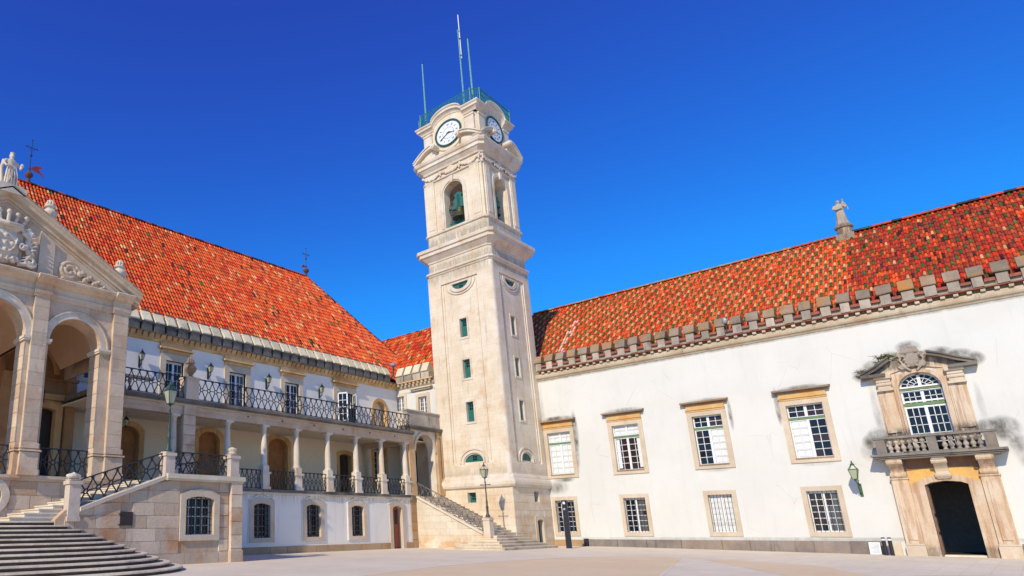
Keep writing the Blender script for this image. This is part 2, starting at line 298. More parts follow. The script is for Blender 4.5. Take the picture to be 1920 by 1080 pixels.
class MB:
    def __init__(s): s.v, s.f = [], []
    def add(s, vs, fs):
        k = len(s.v); s.v += [Vector(x) for x in vs]; s.f += [tuple(i+k for i in f) for f in fs]; return s
    def box(s, x0, x1, y0, y1, z0, z1):
        return s.add([(x, y, z) for z in (z0, z1) for y in (y0, y1) for x in (x0, x1)], [(0, 2, 3, 1), (4, 5, 7, 6), (0, 1, 5, 4), (2, 6, 7, 3), (0, 4, 6, 2), (1, 3, 7, 5)])
    def fbox(s, F, a0, a1, z0, z1, d0, d1, taper=0, dtop=None):
        c = [F(a, z, d) for z in (z0, z1) for d in (d0, d1) for a in (a0, a1)]
        if taper:   # front face inset
            for i, (a, z) in {2: (1, 1), 3: (-1, 1), 6: (1, -1), 7: (-1, -1)}.items():
                c[i] = c[i] + F.u*(a*taper) + Vector((0, 0, z*taper))
        if dtop is not None: c[6] = F(a0, z1, dtop); c[7] = F(a1, z1, dtop)
        return s.add(c, [(0, 2, 3, 1), (4, 5, 7, 6), (0, 1, 5, 4), (2, 6, 7, 3), (0, 4, 6, 2), (1, 3, 7, 5)])
    def wall(s, F, outer, holes, d0, d1):
        loops = [outer] + list(holes)
        flat = [p for L in loops for p in L]
        tris = tessellate_polygon([[Vector((p[0], p[1], 0)) for p in L] for L in loops])
        n_ = len(flat)
        s.add([F(p[0], p[1], d1) for p in flat] + [F(p[0], p[1], d0) for p in flat],
              [tuple(t) for t in tris] + [tuple(n_+i for i in reversed(t)) for t in tris])
        k0 = len(s.v)-2*n_; o = 0
        for L in loops:
            m_ = len(L)
            for i in range(m_):
                j = (i+1) % m_; s.f.append((k0+o+i, k0+o+j, k0+n_+o+j, k0+n_+o+i))
            o += m_
        return s
    def loft(s, loops, cap=True, closed=True):
        m_ = len(loops[0]); k = len(s.v)
        for L in loops: s.v += [Vector(p) for p in L]
        for a in range(len(loops)-1):
            for i in range(m_ if closed else m_-1):
                j = (i+1) % m_; s.f.append((k+a*m_+i, k+a*m_+j, k+(a+1)*m_+j, k+(a+1)*m_+i))
        if cap:
            s.f.append(tuple(k+i for i in reversed(range(m_)))); s.f.append(tuple(k+(len(loops)-1)*m_+i for i in range(m_)))
        return s
    def lathe(s, c, prof, n=12, axis=None, arc=None):
        c = Vector(c); L = []
        for r, z in prof:
            L.append([c + Vector((r*math.cos(2*math.pi*i/n), r*math.sin(2*math.pi*i/n), z)) for i in range(n)])
        return s.loft(L)
    def tube(s, pts, r, n=6, r1=None, cap=True):
        pts = [Vector(p) for p in pts]; L = []
        for i, p in enumerate(pts):
            t = (pts[min(i+1, len(pts)-1)] - pts[max(i-1, 0)])
            if t.length < 1e-9: t = Vector((0, 0, 1))
            t.normalize(); a = Vector((0, 0, 1)) if abs(t.z) < .9 else Vector((1, 0, 0))
            x = t.cross(a).normalized(); y = t.cross(x)
            rr = r if r1 is None else r + (r1-r)*i/(len(pts)-1)
            L.append([p + x*rr*math.cos(2*math.pi*k/n+.4) + y*rr*math.sin(2*math.pi*k/n+.4) for k in range(n)])
        return s.loft(L, cap)
    def bar(s, F, pts, wd, dep, d=0):   # flat bar following points (a, z) in a frame
        L = []
        for i, p in enumerate(pts):
            q0, q1 = pts[max(i-1, 0)], pts[min(i+1, len(pts)-1)]
            tx, tz = q1[0]-q0[0], q1[1]-q0[1]; l = math.hypot(tx, tz) or 1
            nx, nz = -tz/l*wd/2, tx/l*wd/2
            L.append([F(p[0]+nx, p[1]+nz, d), F(p[0]-nx, p[1]-nz, d), F(p[0]-nx, p[1]-nz, d+dep), F(p[0]+nx, p[1]+nz, d+dep)])
        return s.loft(L)
    def blob(s, c, r, n=8, m_=5, rot=None):
        c = Vector(c); r = (r, r, r) if isinstance(r, (int, float)) else r; L = []
        for j in range(m_+1):
            ph = math.pi*(j+.02)/(m_+.04); L.append([])
            for i in range(n):
                th = 2*math.pi*i/n; q = Vector((r[0]*math.sin(ph)*math.cos(th), r[1]*math.sin(ph)*math.sin(th), -r[2]*math.cos(ph)))
                if rot: q = rot @ q
                L[-1].append(c+q)
        return s.loft(L)
    def build(s, name, mat, parent=None, smooth=False, loc=None, label=None):
        base = Vector(WL[parent.name]) if parent else (Vector(loc) if loc else Vector((0, 0, 0)))
        me = bpy.data.meshes.new(name); me.from_pydata([tuple(v-base) for v in s.v], [], s.f)
        bm = bmesh.new(); bm.from_mesh(me); bmesh.ops.recalc_face_normals(bm, faces=bm.faces); bm.to_mesh(me); bm.free()
        me.materials.append(mat)
        if smooth:
            for p in me.polygons: p.use_smooth = True
        o = bpy.data.objects.new(name, me); COL.objects.link(o)
        if parent: o.parent = parent
        else: o.location = base
        WL[o.name] = tuple(base)
        if label: o['label'] = label
        return o
def inst(src, parent, delta, name=None):
    """another individual of a part: same mesh, moved by delta from where its source stands"""
    o = bpy.data.objects.new(name or src.name.split('.')[0], src.data); COL.objects.link(o); o.parent = parent
    o.location = Vector(delta); WL[o.name] = tuple(Vector(WL[parent.name]) + Vector(delta)); return o
def tag(o, label, cat, group=None):
    o['label'] = label; o['category'] = cat
    if group: o['group'] = group
    return o
def thing(name, label, cat, loc=(0, 0, 0), group=None):
    o = bpy.data.objects.new(name, None); COL.objects.link(o); o.location = loc; WL[o.name] = tuple(loc)
    o.empty_display_size = .3
    return tag(o, label, cat, group)
def copy_thing(root, loc, label=None, rotz=0):
    r = root.copy(); COL.objects.link(r); r.location = loc; r.rotation_euler = (0, 0, rotz); WL[r.name] = tuple(loc)
    if label: r['label'] = label
    for ch in root.children:
        c = ch.copy(); COL.objects.link(c); c.parent = r
        for g in ch.children:
            e = g.copy(); COL.objects.link(e); e.parent = c
    return r
def struct(o): o['kind'] = 'structure'; return o
def rect(a0, a1, z0, z1): return [(a0, z0), (a1, z0), (a1, z1), (a0, z1)]
def arch(a0, a1, z0, zs, zt, n=14):
    c, r = (a0+a1)/2, (a1-a0)/2
    return [(a0, z0), (a1, z0)] + [(c + r*math.cos(math.pi*i/n), zs + (zt-zs)*math.sin(math.pi*i/n)) for i in range(n+1)]
def ell(c, z, rx, rz, n=24): return [(c+rx*math.cos(2*math.pi*i/n), z+rz*math.sin(2*math.pi*i/n)) for i in range(n)]
def grow(L, c, k): return L

def ashlar(F, a0, a1, z0, z1, course, length, holes, parent, mat, depth=.05, joint=.012, seed=1, name='stone_block', d0=0, top=None, proud=.012):
    rnd = random.Random(seed); nr = max(1, round((z1-z0)/course)); h = (z1-z0)/nr
    for r in range(nr):
        za, zb = z0+r*h, z0+(r+1)*h
        segs = [(a0, a1)]
        for (h0, h1, hz0, hz1) in holes:
            if hz0 < zb-.02 and hz1 > za+.02:
                ns = []
                for (p, q) in segs:
                    if h1 <= p or h0 >= q: ns.append((p, q)); continue
                    if h0 > p: ns.append((p, h0))
                    if h1 < q: ns.append((h1, q))
                segs = ns
        for (p, q) in segs:
            if q-p < .06: continue
            x = p - (length*.5*(r % 2) if q-p > length*1.2 else 0)
            while x < q-.02:
                L = length*rnd.uniform(.75, 1.3); e = x+L
                if q-e < length*.45: e = q
                s0, s1 = max(x, p), min(e, q)
                if s1-s0 > .05:
                    zt = zb
                    if top:   # sloping top edge
                        tl, tr = top(s0), top(s1)
                        if max(tl, tr) <= za+.03: x = e; continue
                        c = [(s0+joint/2, za+joint/2), (s1-joint/2, za+joint/2), (s1-joint/2, max(za+.01, min(zb-joint/2, tr))), (s0+joint/2, max(za+.01, min(zb-joint/2, tl)))]
                        if c[3][1] - c[0][1] < .012 and c[2][1]-c[1][1] < .012: x = e; continue
                        MB().loft([[F(*k, d0-.01) for k in c], [F(*k, d0+depth*.4+rnd.uniform(0, proud)) for k in c]]).build(name, mat, parent)
                    else:
                        MB().fbox(F, s0+joint/2, s1-joint/2, za+joint/2, zb-joint/2, d0-.01, d0+depth*.4+rnd.uniform(0, proud), .008).build(name, mat, parent)
                x = e

def window(F, a0, a1, z0, z1, cols, rows, parent, leaves=2, d=-.18, transom=None, blank=(), name='window', panes=True, bar=.028, st=.07, arched=None, back=.5, tcol=None, panelback=()):
    """white casement: stiles and glazing bars, a pane object behind each opening; blank = leaves closed by white shutters"""
    m = MB(); P = []
    tz = transom if transom else z1
    m.fbox(F, a0, a1, z0, z0+st, d, d+.06)
    if not arched: m.fbox(F, a0, a1, z1-st, z1, d, d+.06)
    lw = (a1-a0)/leaves
    for k in range(leaves):
        l0, l1 = a0+k*lw, a0+(k+1)*lw
        top = tz if transom else z1-st
        m.fbox(F, l0, l0+st*.9, z0+st, top, d, d+.06); m.fbox(F, l1-st*.9, l1, z0+st, top, d, d+.06)
        m.fbox(F, l0+st*.9, l1-st*.9, top-st*.8, top, d, d+.055)
        i0, i1, b0, b1 = l0+st*.9, l1-st*.9, z0+st, top-st*.8
        cw, ch = (i1-i0)/cols, (b1-b0)/rows
        for c in range(1, cols): m.fbox(F, i0+c*cw-bar/2, i0+c*cw+bar/2, b0, b1, d+.01, d+.045)
        for r in range(1, rows): m.fbox(F, i0, i1, b0+r*ch-bar/2, b0+r*ch+bar/2, d+.01, d+.04)
        P.append((i0, i1, b0, b1, cw, ch, cols, rows, k))
        if transom and not arched:
            c0, c1 = tz+.13, z1-st
            m.fbox(F, l0, l0+st*.9, c0, c1, d, d+.06); m.fbox(F, l1-st*.9, l1, c0, c1, d, d+.06); m.fbox(F, l0+st*.9, l1-st*.9, c0, c0+.04, d, d+.055)
            m.fbox(F, (l0+l1)/2-bar/2, (l0+l1)/2+bar/2, c0+.04, c1, d+.01, d+.045); m.fbox(F, i0, i1, (c0+c1)/2-bar/2+.02, (c0+c1)/2+bar/2+.02, d+.01, d+.04)
            P.append((i0, i1, c0+.04, c1, cw, (c1-c0-.04)/2, 2, 2, k+10))
    o = m.build(name, M_WPAINT, parent)
    if transom and not arched: MB().fbox(F, a0-.02, a1+.02, tz+.002, tz+.11, d-.02, d+.09).build('transom', M_GREEN, o)
    for (i0, i1, b0, b1, cw, ch, cc, rr, k) in P:
        GM = random.choices(GL, [5, 4, 1, 2])[0]
        if k in blank:
            q = MB()
            for c in range(cc):
                for r in range(rr):
                    q.fbox(F, i0+c*cw+.025, i0+(c+1)*cw-.025, b0+r*ch+.04, b0+(r+1)*ch-.02, d-.012, d+.014)
            q.fbox(F, i0, i1, b0, b1, d-.03, d-.008)
            q.build('shutter_panel', M_WPANEL, o); continue
        if panes:
            for c in range(cc):
                for r in range(rr):
                    t = random.uniform(-.006, .006); u = random.uniform(-.006, .006)
                    A0, A1, Z0, Z1 = i0+c*cw, i0+(c+1)*cw, b0+r*ch, b0+(r+1)*ch
                    q = MB().add([F(A0, Z0, d+.012+t), F(A1, Z0, d+.012-t), F(A1, Z1, d+.012-t+u), F(A0, Z1, d+.012+t+u), F(A0, Z0, d+.002), F(A1, Z0, d+.002), F(A1, Z1, d+.002), F(A0, Z1, d+.002)],
                                 [(0, 1, 2, 3), (7, 6, 5, 4), (0, 4, 5, 1), (1, 5, 6, 2), (2, 6, 7, 3), (3, 7, 4, 0)])
                    q.build('pane', GM if random.random() < .8 else random.choice(GL[:2]), o)
        else:
            MB().fbox(F, i0, i1, b0, b1, d+.004, d+.014).build('pane', GM, o)
        if k in panelback: pass
    return o
def frame_ring(F, outer, inner, d0, d1, parent, mat=None, name='stone_surround'):
    ca, cz = (min(p[0] for p in inner)+max(p[0] for p in inner))/2, (min(p[1] for p in inner)+max(p[1] for p in inner))/2
    ha, hz = max(p[0] for p in inner)-ca, max(p[1] for p in inner)-cz      # the surround lines the opening 8 mm inside the wall's own edge
    inner = [(ca+(a-ca)*(1-.008/ha), cz+(z-cz)*(1-.008/hz)) for a, z in inner]
    return MB().wall(F, outer, [inner], d0, d1).build(name, mat or M_TRIM, parent)
def recess(F, loop, depth, parent, mat=None, name='recess_back', d=0):
    return MB().wall(F, loop, [], -depth-.02, -depth).build(name, mat or M_BLACK, parent)
def grille(F, a0, a1, z0, z1, nv, nh, parent, d=.02, top=None, r=.012, name='iron_grille', zlist=None):
    m = MB()
    for i in range(nv):
        a = a0 + (a1-a0)*(i+.5)/nv; zt = top(a) if top else z1
        m.fbox(F, a-r, a+r, z0, zt, d, d+2*r)
    for j in range(nh):
        z = z0 + (z1-z0)*(j+.5)/nh if zlist is None else zlist[j]
        m.fbox(F, a0, a1, z-r*.8, z+r*.8, d+.004, d+.02)
    return m.build(name, M_IRON, parent)

# ------------------------------------------------------------------ ground
def gz(y): return 0 if y > 17 else (-.0155*(17-y) if y > -12 else -.0155*29)
def sheet(name, poly, dz, mat, parent=None):
    """ground sheet following the slight fall of the courtyard"""
    ys = [-900, -12, 17, 900]; m = MB()
    bm = bmesh.new(); vs = [bm.verts.new((x, y, 0)) for x, y in poly]; bm.faces.new(vs)
    bmesh.ops.triangulate(bm, faces=bm.faces)
    for y in (-12, 17):
        bmesh.ops.bisect_plane(bm, geom=bm.verts[:]+bm.edges[:]+bm.faces[:], plane_co=(0, y, 0), plane_no=(0, 1, 0))
    for v in bm.verts: v.co.z = gz(v.co.y)+dz
    bm.normal_update()
    for f in bm.faces:
        if f.normal.z < 0: f.normal_flip()
    me = bpy.data.meshes.new(name); bm.to_mesh(me); bm.free(); me.materials.append(mat)
    o = bpy.data.objects.new(name, me); COL.objects.link(o); return struct(o)
sheet('courtyard_paving', [(-900, -900), (900, -900), (900, 900), (-900, 900)], 0, M_PAVE)
def curve_pts(p, n=6):
    out = []
    for i in range(len(p)-1):
        a, b_, c, d_ = p[max(i-1, 0)], p[i], p[i+1], p[min(i+2, len(p)-1)]
        for k in range(n):
            t = k/n
            out.append(tuple(.5*((2*b_[j]) + (-a[j]+c[j])*t + (2*a[j]-5*b_[j]+4*c[j]-d_[j])*t*t + (-a[j]+3*b_[j]-3*c[j]+d_[j])*t**3) for j in (0, 1)))
    return out + [p[-1]]
edge = curve_pts([(3, 10.9), (10, 12.3), (15.3, 13.4), (20.4, 14.15), (25.6, 14.0), (29.4, 13.1), (31.2, 11.9), (31.6, 10.9)])
sheet('gravel_court', [(3, 4.5), (16, 6.2), (31.6, 10.4)][::-1] + edge, .004, M_GRAV)
edge2 = curve_pts([(31.2, 9.5), (31.0, 7.4), (29.6, 5.4), (27.6, 4.5)])
sheet('gravel_court_middle', [(14, .7), (20, 3.0), (31.2, 9.5)][::-1][::-1] + edge2 + [(22, 1.6)], .004, M_GRAV)
sheet('gravel_court_right', [(18, -4), (18, .8)] + curve_pts([(18, .8), (22.6, 2.3), (24.9, 2.9), (26.9, 2.6), (28.3, 1.2), (29, -4)]), .004, M_GRAV)

def strip(name, pts, w_, dz, mat):
    L, R_ = [], []
    for i, p in enumerate(pts):
        a, b_ = pts[max(i-1, 0)], pts[min(i+1, len(pts)-1)]; dx, dy = b_[0]-a[0], b_[1]-a[1]; l = math.hypot(dx, dy)
        L.append((p[0]-dy/l*w_/2, p[1]+dx/l*w_/2)); R_.append((p[0]+dy/l*w_/2, p[1]-dx/l*w_/2))
    m_ = MB(); m_.v = [Vector((x, y, gz(y)+dz)) for x, y in L+R_]; n_ = len(L); m_.f = [(i, i+1, n_+i+1, n_+i) for i in range(n_-1)]
    return struct(m_.build(name, mat))
M_KERB = groundmat('pale_kerb_stone', (.80, .71, .56), (.74, .65, .50), joints=False)
strip('kerb_strip', edge, .13, .008, M_KERB); strip('kerb_strip', [(26, 8.9), (16, 6.2), (3, 4.5)], .08, .008, M_KERB)
strip('kerb_strip', curve_pts([(22.6, 2.3), (24.9, 2.9), (26.9, 2.6), (28.3, 1.2), (29, -4)]), .12, .008, M_KERB)

# ------------------------------------------------------------------ roof tiles
def srgb(r, g, b_): return tuple(((c/255) ** 2.2) for c in (r, g, b_))
def tiles(name, O, U, V, umax, vmax, tw, tl, inside, colf, chanf, parent, rad_=.38, label=None):
    """barrel tiles laid in courses: O eave corner, U along the eave, V up the slope; one mesh, its tiles too small to pick apart"""
    O, U, V = Vector(O), Vector(U).normalized(), Vector(V).normalized(); N = U.cross(V).normalized()
    if N.z < 0: N = -N
    vs, fs, cols = [], [], []
    seg = 4
    for c in range(int(umax/tw)):
        jit = random.uniform(-.01, .01)
        for r in range(int(vmax/tl)+1):
            u, v = (c+.5)*tw, r*tl
            if not inside(u, v+tl*.5): continue
            for kind in (0, 1):
                uu = u if kind == 0 else u+tw/2
                R = tw*(rad_ if kind == 0 else .5); col = colf(c, r, u, v) if kind == 0 else chanf(c, r, u, v)
                k = len(vs); dj = random.uniform(-.008, .012)
                for e in (0, 1):
                    vv = v + (-.03 if e == 0 else tl+.02); lift = (.035 if e == 0 else .0) + dj; rr = R*(1.08 if e == 0 else .9)
                    for i in range(seg+1):
                        a = math.pi*i/seg
                        if kind == 0: h = rr*math.sin(a)*1.0 + .02
                        else: h = .035 - rr*.35*math.sin(a)
                        vs.append(O + U*(uu + jit - rr*math.cos(a)) + V*vv + N*(h+lift))
                for i in range(seg):
                    fs.append((k+i, k+i+1, k+seg+1+i+1, k+seg+1+i)); cols.append(col)
                if kind == 0: fs.append(tuple(k+i for i in range(seg+1))); cols.append(tuple(x*.5 for x in col))
    base = Vector(WL[parent.name])
    me = bpy.data.meshes.new(name); me.from_pydata([tuple(v-base) for v in vs], [], fs); me.materials.append(M_TILE)
    ca = me.color_attributes.new('glaze_and_shade', 'FLOAT_COLOR', 'CORNER'); data = []
    for p, c in zip(me.polygons, cols): data += [c[0], c[1], c[2], 1]*p.loop_total
    ca.data.foreach_set('color', data)
    o = bpy.data.objects.new(name, me); COL.objects.link(o); o.parent = parent; WL[o.name] = tuple(base); o['kind'] = 'stuff'
    return o
OR, RD, SA, CR = srgb(222, 92, 38), srgb(206, 54, 24), srgb(220, 122, 74), srgb(222, 164, 104)
GN, DK, MA, BR = srgb(52, 98, 42), srgb(58, 34, 28), srgb(150, 56, 38), srgb(168, 66, 34)
def jc(c, k=.14): 
    f = 1+random.uniform(-k, k); return tuple(min(1, x*f) for x in c)
def ridge(parent, A, B_, step, mats, name='ridge_tile', r=.15):
    A, B_ = Vector(A), Vector(B_); L = (B_-A).length; t = (B_-A)/L; n_ = int(L/step)
    side = Vector((0, 0, 1)).cross(t).normalized()
    for i in range(n_):
        p, q = A+t*(i*step), A+t*((i+1)*step+.05); m_ = MB(); L_ = []
        for pt, rr in ((p, r*1.12), (q, r*.92)):
            L_.append([pt + side*rr*math.cos(math.pi*k/6) + Vector((0, 0, rr*math.sin(math.pi*k/6)*.9)) for k in range(7)])
        m_.loft(L_); m_.build(name, random.choices(mats[0], mats[1])[0], parent)
M_RT1 = plain('ridge_tile_orange', srgb(196, 78, 34), .7, c2=srgb(120, 60, 40)); M_RT2 = plain('ridge_tile_dark', srgb(70, 48, 40), .8, c2=srgb(40, 30, 28))
M_RT3 = plain('ridge_tile_ochre', srgb(204, 128, 62), .7, c2=srgb(130, 80, 50)); M_RT4 = plain('ridge_tile_green', srgb(36, 80, 40), .6)

# ================================================================== RIGHT-HAND WING (plane x = 42)
wing = thing('palace_wing', 'long white wing with speckled tiled roof, battlements and stone portal, right of the tower', 'building', (42, 10, 0))
YB0, YB1 = -9.0, 21.27
up = [(19.41, 21.0), (15.14, 16.72), (10.68, 12.18), (6.14, 7.7)]       # upper windows (opening)
lo_ = [(19.69, 20.96), (15.35, 16.62), (10.86, 12.05), (6.32, 7.58)]    # lower windows
door_loop = [(1.70, -.25), (3.12, -.25), (3.12, 2.92), (2.9, 3.03), (2.41, 3.1), (1.92, 3.03), (1.70, 2.92)]
fw_loop = arch(1.68, 3.17, 4.42, 7.42, 8.14)
holes = [rect(a, b_, 4.5, 7.28) for a, b_ in up] + [rect(a, b_, .84, 2.86) for a, b_ in lo_] + [door_loop, fw_loop]
MB().wall(FB, rect(YB0, YB1, -.6, 11.0), holes, -.75, 0).build('wall', M_PLB, wing)
MB().fbox(FB, YB0, YB1, -.6, 11.0, -6.5, -6.3).build('inner_wall', M_BLACK, wing)
MB().fbox(FB, YB0-.2, YB0, -.6, 11, -11.5, 0).build('end_wall', M_PLB, wing)
MB().fbox(FB, YB0, YB1+5, 10.6, 10.9, -11.5, -.76).build('ceiling', M_BLACK, wing)
# plinth of rough blocks
def pieces(F, a0, a1, z0, z1, d0, d1, ln, name, mat, parent, rnd, joint=.012, tilt=None):
    x = a0
    while x < a1-.05:
        e = min(a1, x+ln*rnd.uniform(.7, 1.35)); e = a1 if a1-e < ln*.35 else e
        MB().fbox(F, x+joint/2, e-joint/2, z0, z1, d0, d1+rnd.uniform(0, .012), .008).build(name, mat, parent); x = e
R1 = random.Random(3)
pieces(FB, 5.0, 19.0, -.6, .43, -.02, .07, 1.5, 'plinth_stone', M_SPLI, wing, R1)
pieces(FB, 4.42, 5.0, -.6, .43, -.02, .06, .6, 'plinth_stone', M_TRIM, wing, R1)
pieces(FB, 19.25, 21.27, -.6, .40, -.02, .06, .8, 'plinth_stone', M_OPLI, wing, R1)
pieces(FB, -9, .6, -.7, .35, -.02, .07, 1.5, 'plinth_stone', M_SPLI, wing, R1)
# upper windows
def hood(F, a0, a1, z, parent, fr0, fr1, ztop):
    fz = MB().fbox(F, fr0+.0, fr1-.0, ztop+.0, z-.02, -.02, .10); fz.fbox(F, fr0-.04, fr1+.04, ztop+.10, ztop+.16, .10, .15)
    o = fz.build('frieze', M_YELL, parent)
    m_ = MB(); m_.fbox(F, a0+.1, a1-.1, z-.02, z+.07, -.02, .2); m_.fbox(F, a0, a1, z+.07, z+.16, -.02, .34); m_.fbox(F, a0-.02, a1+.02, z+.16, z+.20, -.02, .30, 0, .1)
    m_.build('hood', M_LICH, parent)
blanks = [{'rows': 5, 'blank': (0, 1, 10, 11)}, {'rows': 5, 'blank': (10, 11)}, {'rows': 5, 'blank': (0,)}, {'rows': 5, 'blank': (1,)}]
labels = ['window closed by white shutters', 'window with half drawn shutters', 'window with its right leaf shuttered', 'window with its left leaf shuttered']
for i, (a, b_) in enumerate(up):
    wnd = window(FB, a, b_, 4.5, 7.28, 2, 5, wing, 2, -.20, transom=6.5, blank=blanks[i]['blank']); wnd['label'] = labels[i]
    frame_ring(FB, rect(a-.24, b_+.24, 4.28, 7.53), rect(a, b_, 4.5, 7.28), -.2, .07, wnd)
    hood(FB, a-.44, b_+.44, 7.93, wnd, a-.22, b_+.22, 7.53)
    MB().fbox(FB, a-.01, b_+.01, 4.46, 4.53, -.2, .10).build('sill', M_LICH, wnd)
    if i == 1:    # shutters folded inside the glass
        for s_ in (0, 1):
            aa, bb = (b_-.28, b_-.08) if s_ else (a+.08, a+.28)
            MB().fbox(FB, aa, bb, 4.65, 6.4, -.197, -.176).build('shutter_panel', M_WPANEL, wnd)
for i, (a, b_) in enumerate(lo_):
    wnd = window(FB, a, b_, .84, 2.86, 2, 6, wing, 2, -.24, blank=((0, 1) if i == 2 else ()))
    wnd['label'] = ['barred window behind the dark sign post', 'barred window with dark panes', 'barred window with white blinds drawn', 'barred window next to the green wall lantern'][i]
    frame_ring(FB, rect(a-.2, b_+.2, .62, 3.08), rect(a, b_, .84, 2.86), -.24, .05, wnd)
    grille(FB, a, b_, .84, 2.86, 7, 1, wnd, d=-.07, zlist=[1.33], r=.009)
# cornice: mouldings, corbels, red tile course, merlons
m_ = MB(); m_.loft([[FB(a, z, d) for (z, d) in ((10.93, -.1), (10.93, .04), (11.02, .10), (11.06, .18), (11.14, .22), (11.28, .24), (11.34, .20), (11.34, -.1))] for a in (YB0, YB1)])
m_.build('cornice', M_BCORN, wing)
MB().fbox(FB, YB0, YB1, 11.3, 11.62, -.8, .12).build('parapet_base', M_LICH, wing)
c0 = MB().fbox(FB, YB0+.1, YB0+.28, 11.34, 11.47, 0, .36, .01).build('corbel', M_BCORN, wing)
n_ = int((YB1-YB0-.3)/.44)
for i in range(1, n_): inst(c0, wing, (0, .44*i, 0))
t0 = MB()
for r in range(5): pass
rt = MB().fbox(FB, YB0, YB0+.78, 11.49, 11.55, -.1, .42, .0, .34).build('eave_tile', M_BRICK, wing)
for i in range(1, int((YB1-YB0)/.79)): inst(rt, wing, (0, .79*i, 0))
lw_ = MB().fbox(FB, YB0, YB1, 11.55, 11.80, -.8, .10).build('parapet', M_MERB, wing)
YM = 21.02
for i in range(0, 38):
    y = YM - .792*i + random.uniform(-.015, .015)
    if y < YB0+.3: break
    j = lambda k=.02: random.uniform(-k, k)
    wa, wb, zt, zm = .22+j(), .27+j(.02), 12.68+j(.03), 12.14+j(.02)
    mb = MB().fbox(FB, y-wa, y+wa+j(.01), 11.6, zm, -.5, .20+j(), .02).build('merlon', M_MERB, wing)
    e_ = [j(.022) for _ in range(16)]
    MB().loft([[FB(a+e_[q_*8+k_]*.6, z+e_[q_*8+k_], d) for k_, (z, d) in enumerate(((zm, -.6), (zm, .28), (zm+.06, .30), (zt-.06, .10), (zt, .02), (zt, -.14), (zt-.06, -.22), (zm+.06, -.6)))] for q_, a in enumerate((y-wb, y+wb))]).build('merlon_cap', M_LICH, mb)
    MB().fbox(FB, y-.57, y-.22, 11.8+j(.01), 11.93, -.5, .24, .0, .2).fbox(FB, y-.56, y-.24, 11.93, 11.97+j(.01), -.4, .12).build('gap_tile', M_BRICK, mb)
# roof
ridge0, eave0 = (48, 17.78), (41.6, 11.55)
V = Vector((48-42.1, 0, 17.7-11.75)); vlen = V.length
MB().add([(42.1, 26, 11.7), (42.1, YB0, 11.7), (48, YB0, 17.6), (48, 26, 17.6)], [(0, 1, 2, 3)]).build('roof_deck', M_ROOFB, wing)
MB().add([(48, 26, 17.6), (48, YB0, 17.6), (54, YB0, 11.7), (54, 26, 11.7)], [(0, 1, 2, 3)]).build('back_roof', M_ROOFB, wing)
MB().add([(42.1, YB0, 10.9), (54, YB0, 10.9), (48, YB0, 17.6)], [(0, 1, 2)]).build('gable', M_PLB, wing)
def colB(c, r, u, v):
    y = 26-u; k = (c-r) % 3
    if y < 4.0 + random.uniform(-.2, .2) + random.choice((0, 0, .5, -.8)):
        if k == 0: return jc(random.choices([GN, DK, MA, OR, srgb(96, 110, 50)], [4, 1, 2, 2, 1])[0], .25)
        if k == 1: return jc(random.choices([RD, OR, MA], [6, 3, 2])[0])
        return jc(random.choices([MA, BR, CR, OR], [5, 5, 1, 2])[0], .2)
    if 19.6 < y < 20.3 and random.random() < .55 and r < 13: return jc(srgb(235, 190, 170))
    if k == 0: return jc(random.choices([GN, OR], [12, 1])[0], .25)
    if k == 1: return jc(random.choices([RD, OR], [5, 2])[0], .1)
    return jc(random.choices([CR, SA, OR], [5, 3, 1])[0], .1)
def chB(c, r, u, v):
    y = 26-u
    return jc(random.choices([MA, BR, DK, RD, OR], [5, 5, 1, 2, 1])[0], .2) if y < 4.3 else jc(random.choices([OR, BR, SA], [7, 2, 2])[0], .12)
rf = tiles('roof_tiles', (42.1, 26, 11.75), (0, -1, 0), V, 35, vlen, .205, .45, lambda u, v: v < vlen, colB, chB, wing, rad_=.30)
ridge(wing, (48, 24, 17.84), (48, 4.5, 17.76), .44, ([M_RT3, M_RT1, M_LICH], [4, 3, 4]), r=.14)
ridge(wing, (48, 3.9, 17.80), (48, -8.9, 17.80), .44, ([M_RT1, M_RT4, M_RT2], [6, 2, 2]), r=.16)
# ---- portal
por = MB()
def fbx(a0, a1, z0, z1, d0, d1, **k): return MB().fbox(FB, a0, a1, z0, z1, d0, d1, **k)
for s_, (a0, a1) in enumerate(((3.62, 4.22), (.66, 1.26))):
    q = MB(); q.fbox(FB, a0, a1, .33, 3.22, -.02, .24); q.fbox(FB, a0+.14, a1-.14, .5, 3.0, .24, .285); q.fbox(FB, a0-.03, a1+.03, 3.22, 3.3, -.02, .29)
    o = q.build('pilaster', M_ORNG, wing)
    q = MB(); q.fbox(FB, a0-.05, a1+.05, -.5, .26, -.02, .32, .01); q.fbox(FB, a0-.02, a1+.02, .26, .33, -.02, .28); q.build('pilaster_base', M_TRIM, o)
    # scroll bracket above
    L = []
    for a in (a0+.06, a1-.06):
        L.append([FB(a, z, d) for z, d in ((3.3, -.02), (3.3, .22), (3.42, .34), (3.55, .30), (3.62, .34), (3.8, .55), (3.98, .78), (4.12, .82), (4.2, .8), (4.2, -.02))])
    q = MB().loft(L); q.tube([FB(a0+.02, 3.42, .26), FB(a1-.02, 3.42, .26)], .13, 10); q.tube([FB(a0+.02, 4.02, .68), FB(a1-.02, 4.02, .68)], .14, 10)
    q.build('bracket', M_ORNG, wing)
jam = MB().wall(FB, [(1.26, -.4), (1.70, -.4), (1.70, 2.92), (1.92, 3.03), (2.41, 3.1), (2.9, 3.03), (3.12, 2.92), (3.12, -.4), (3.62, -.4), (3.62, 2.98), (3.3, 3.12), (2.9, 3.30), (2.41, 3.36), (1.92, 3.30), (1.5, 3.12), (1.26, 2.98)][::-1], [], -.7, .12)
jam.build('door_surround', M_ORNG, wing)
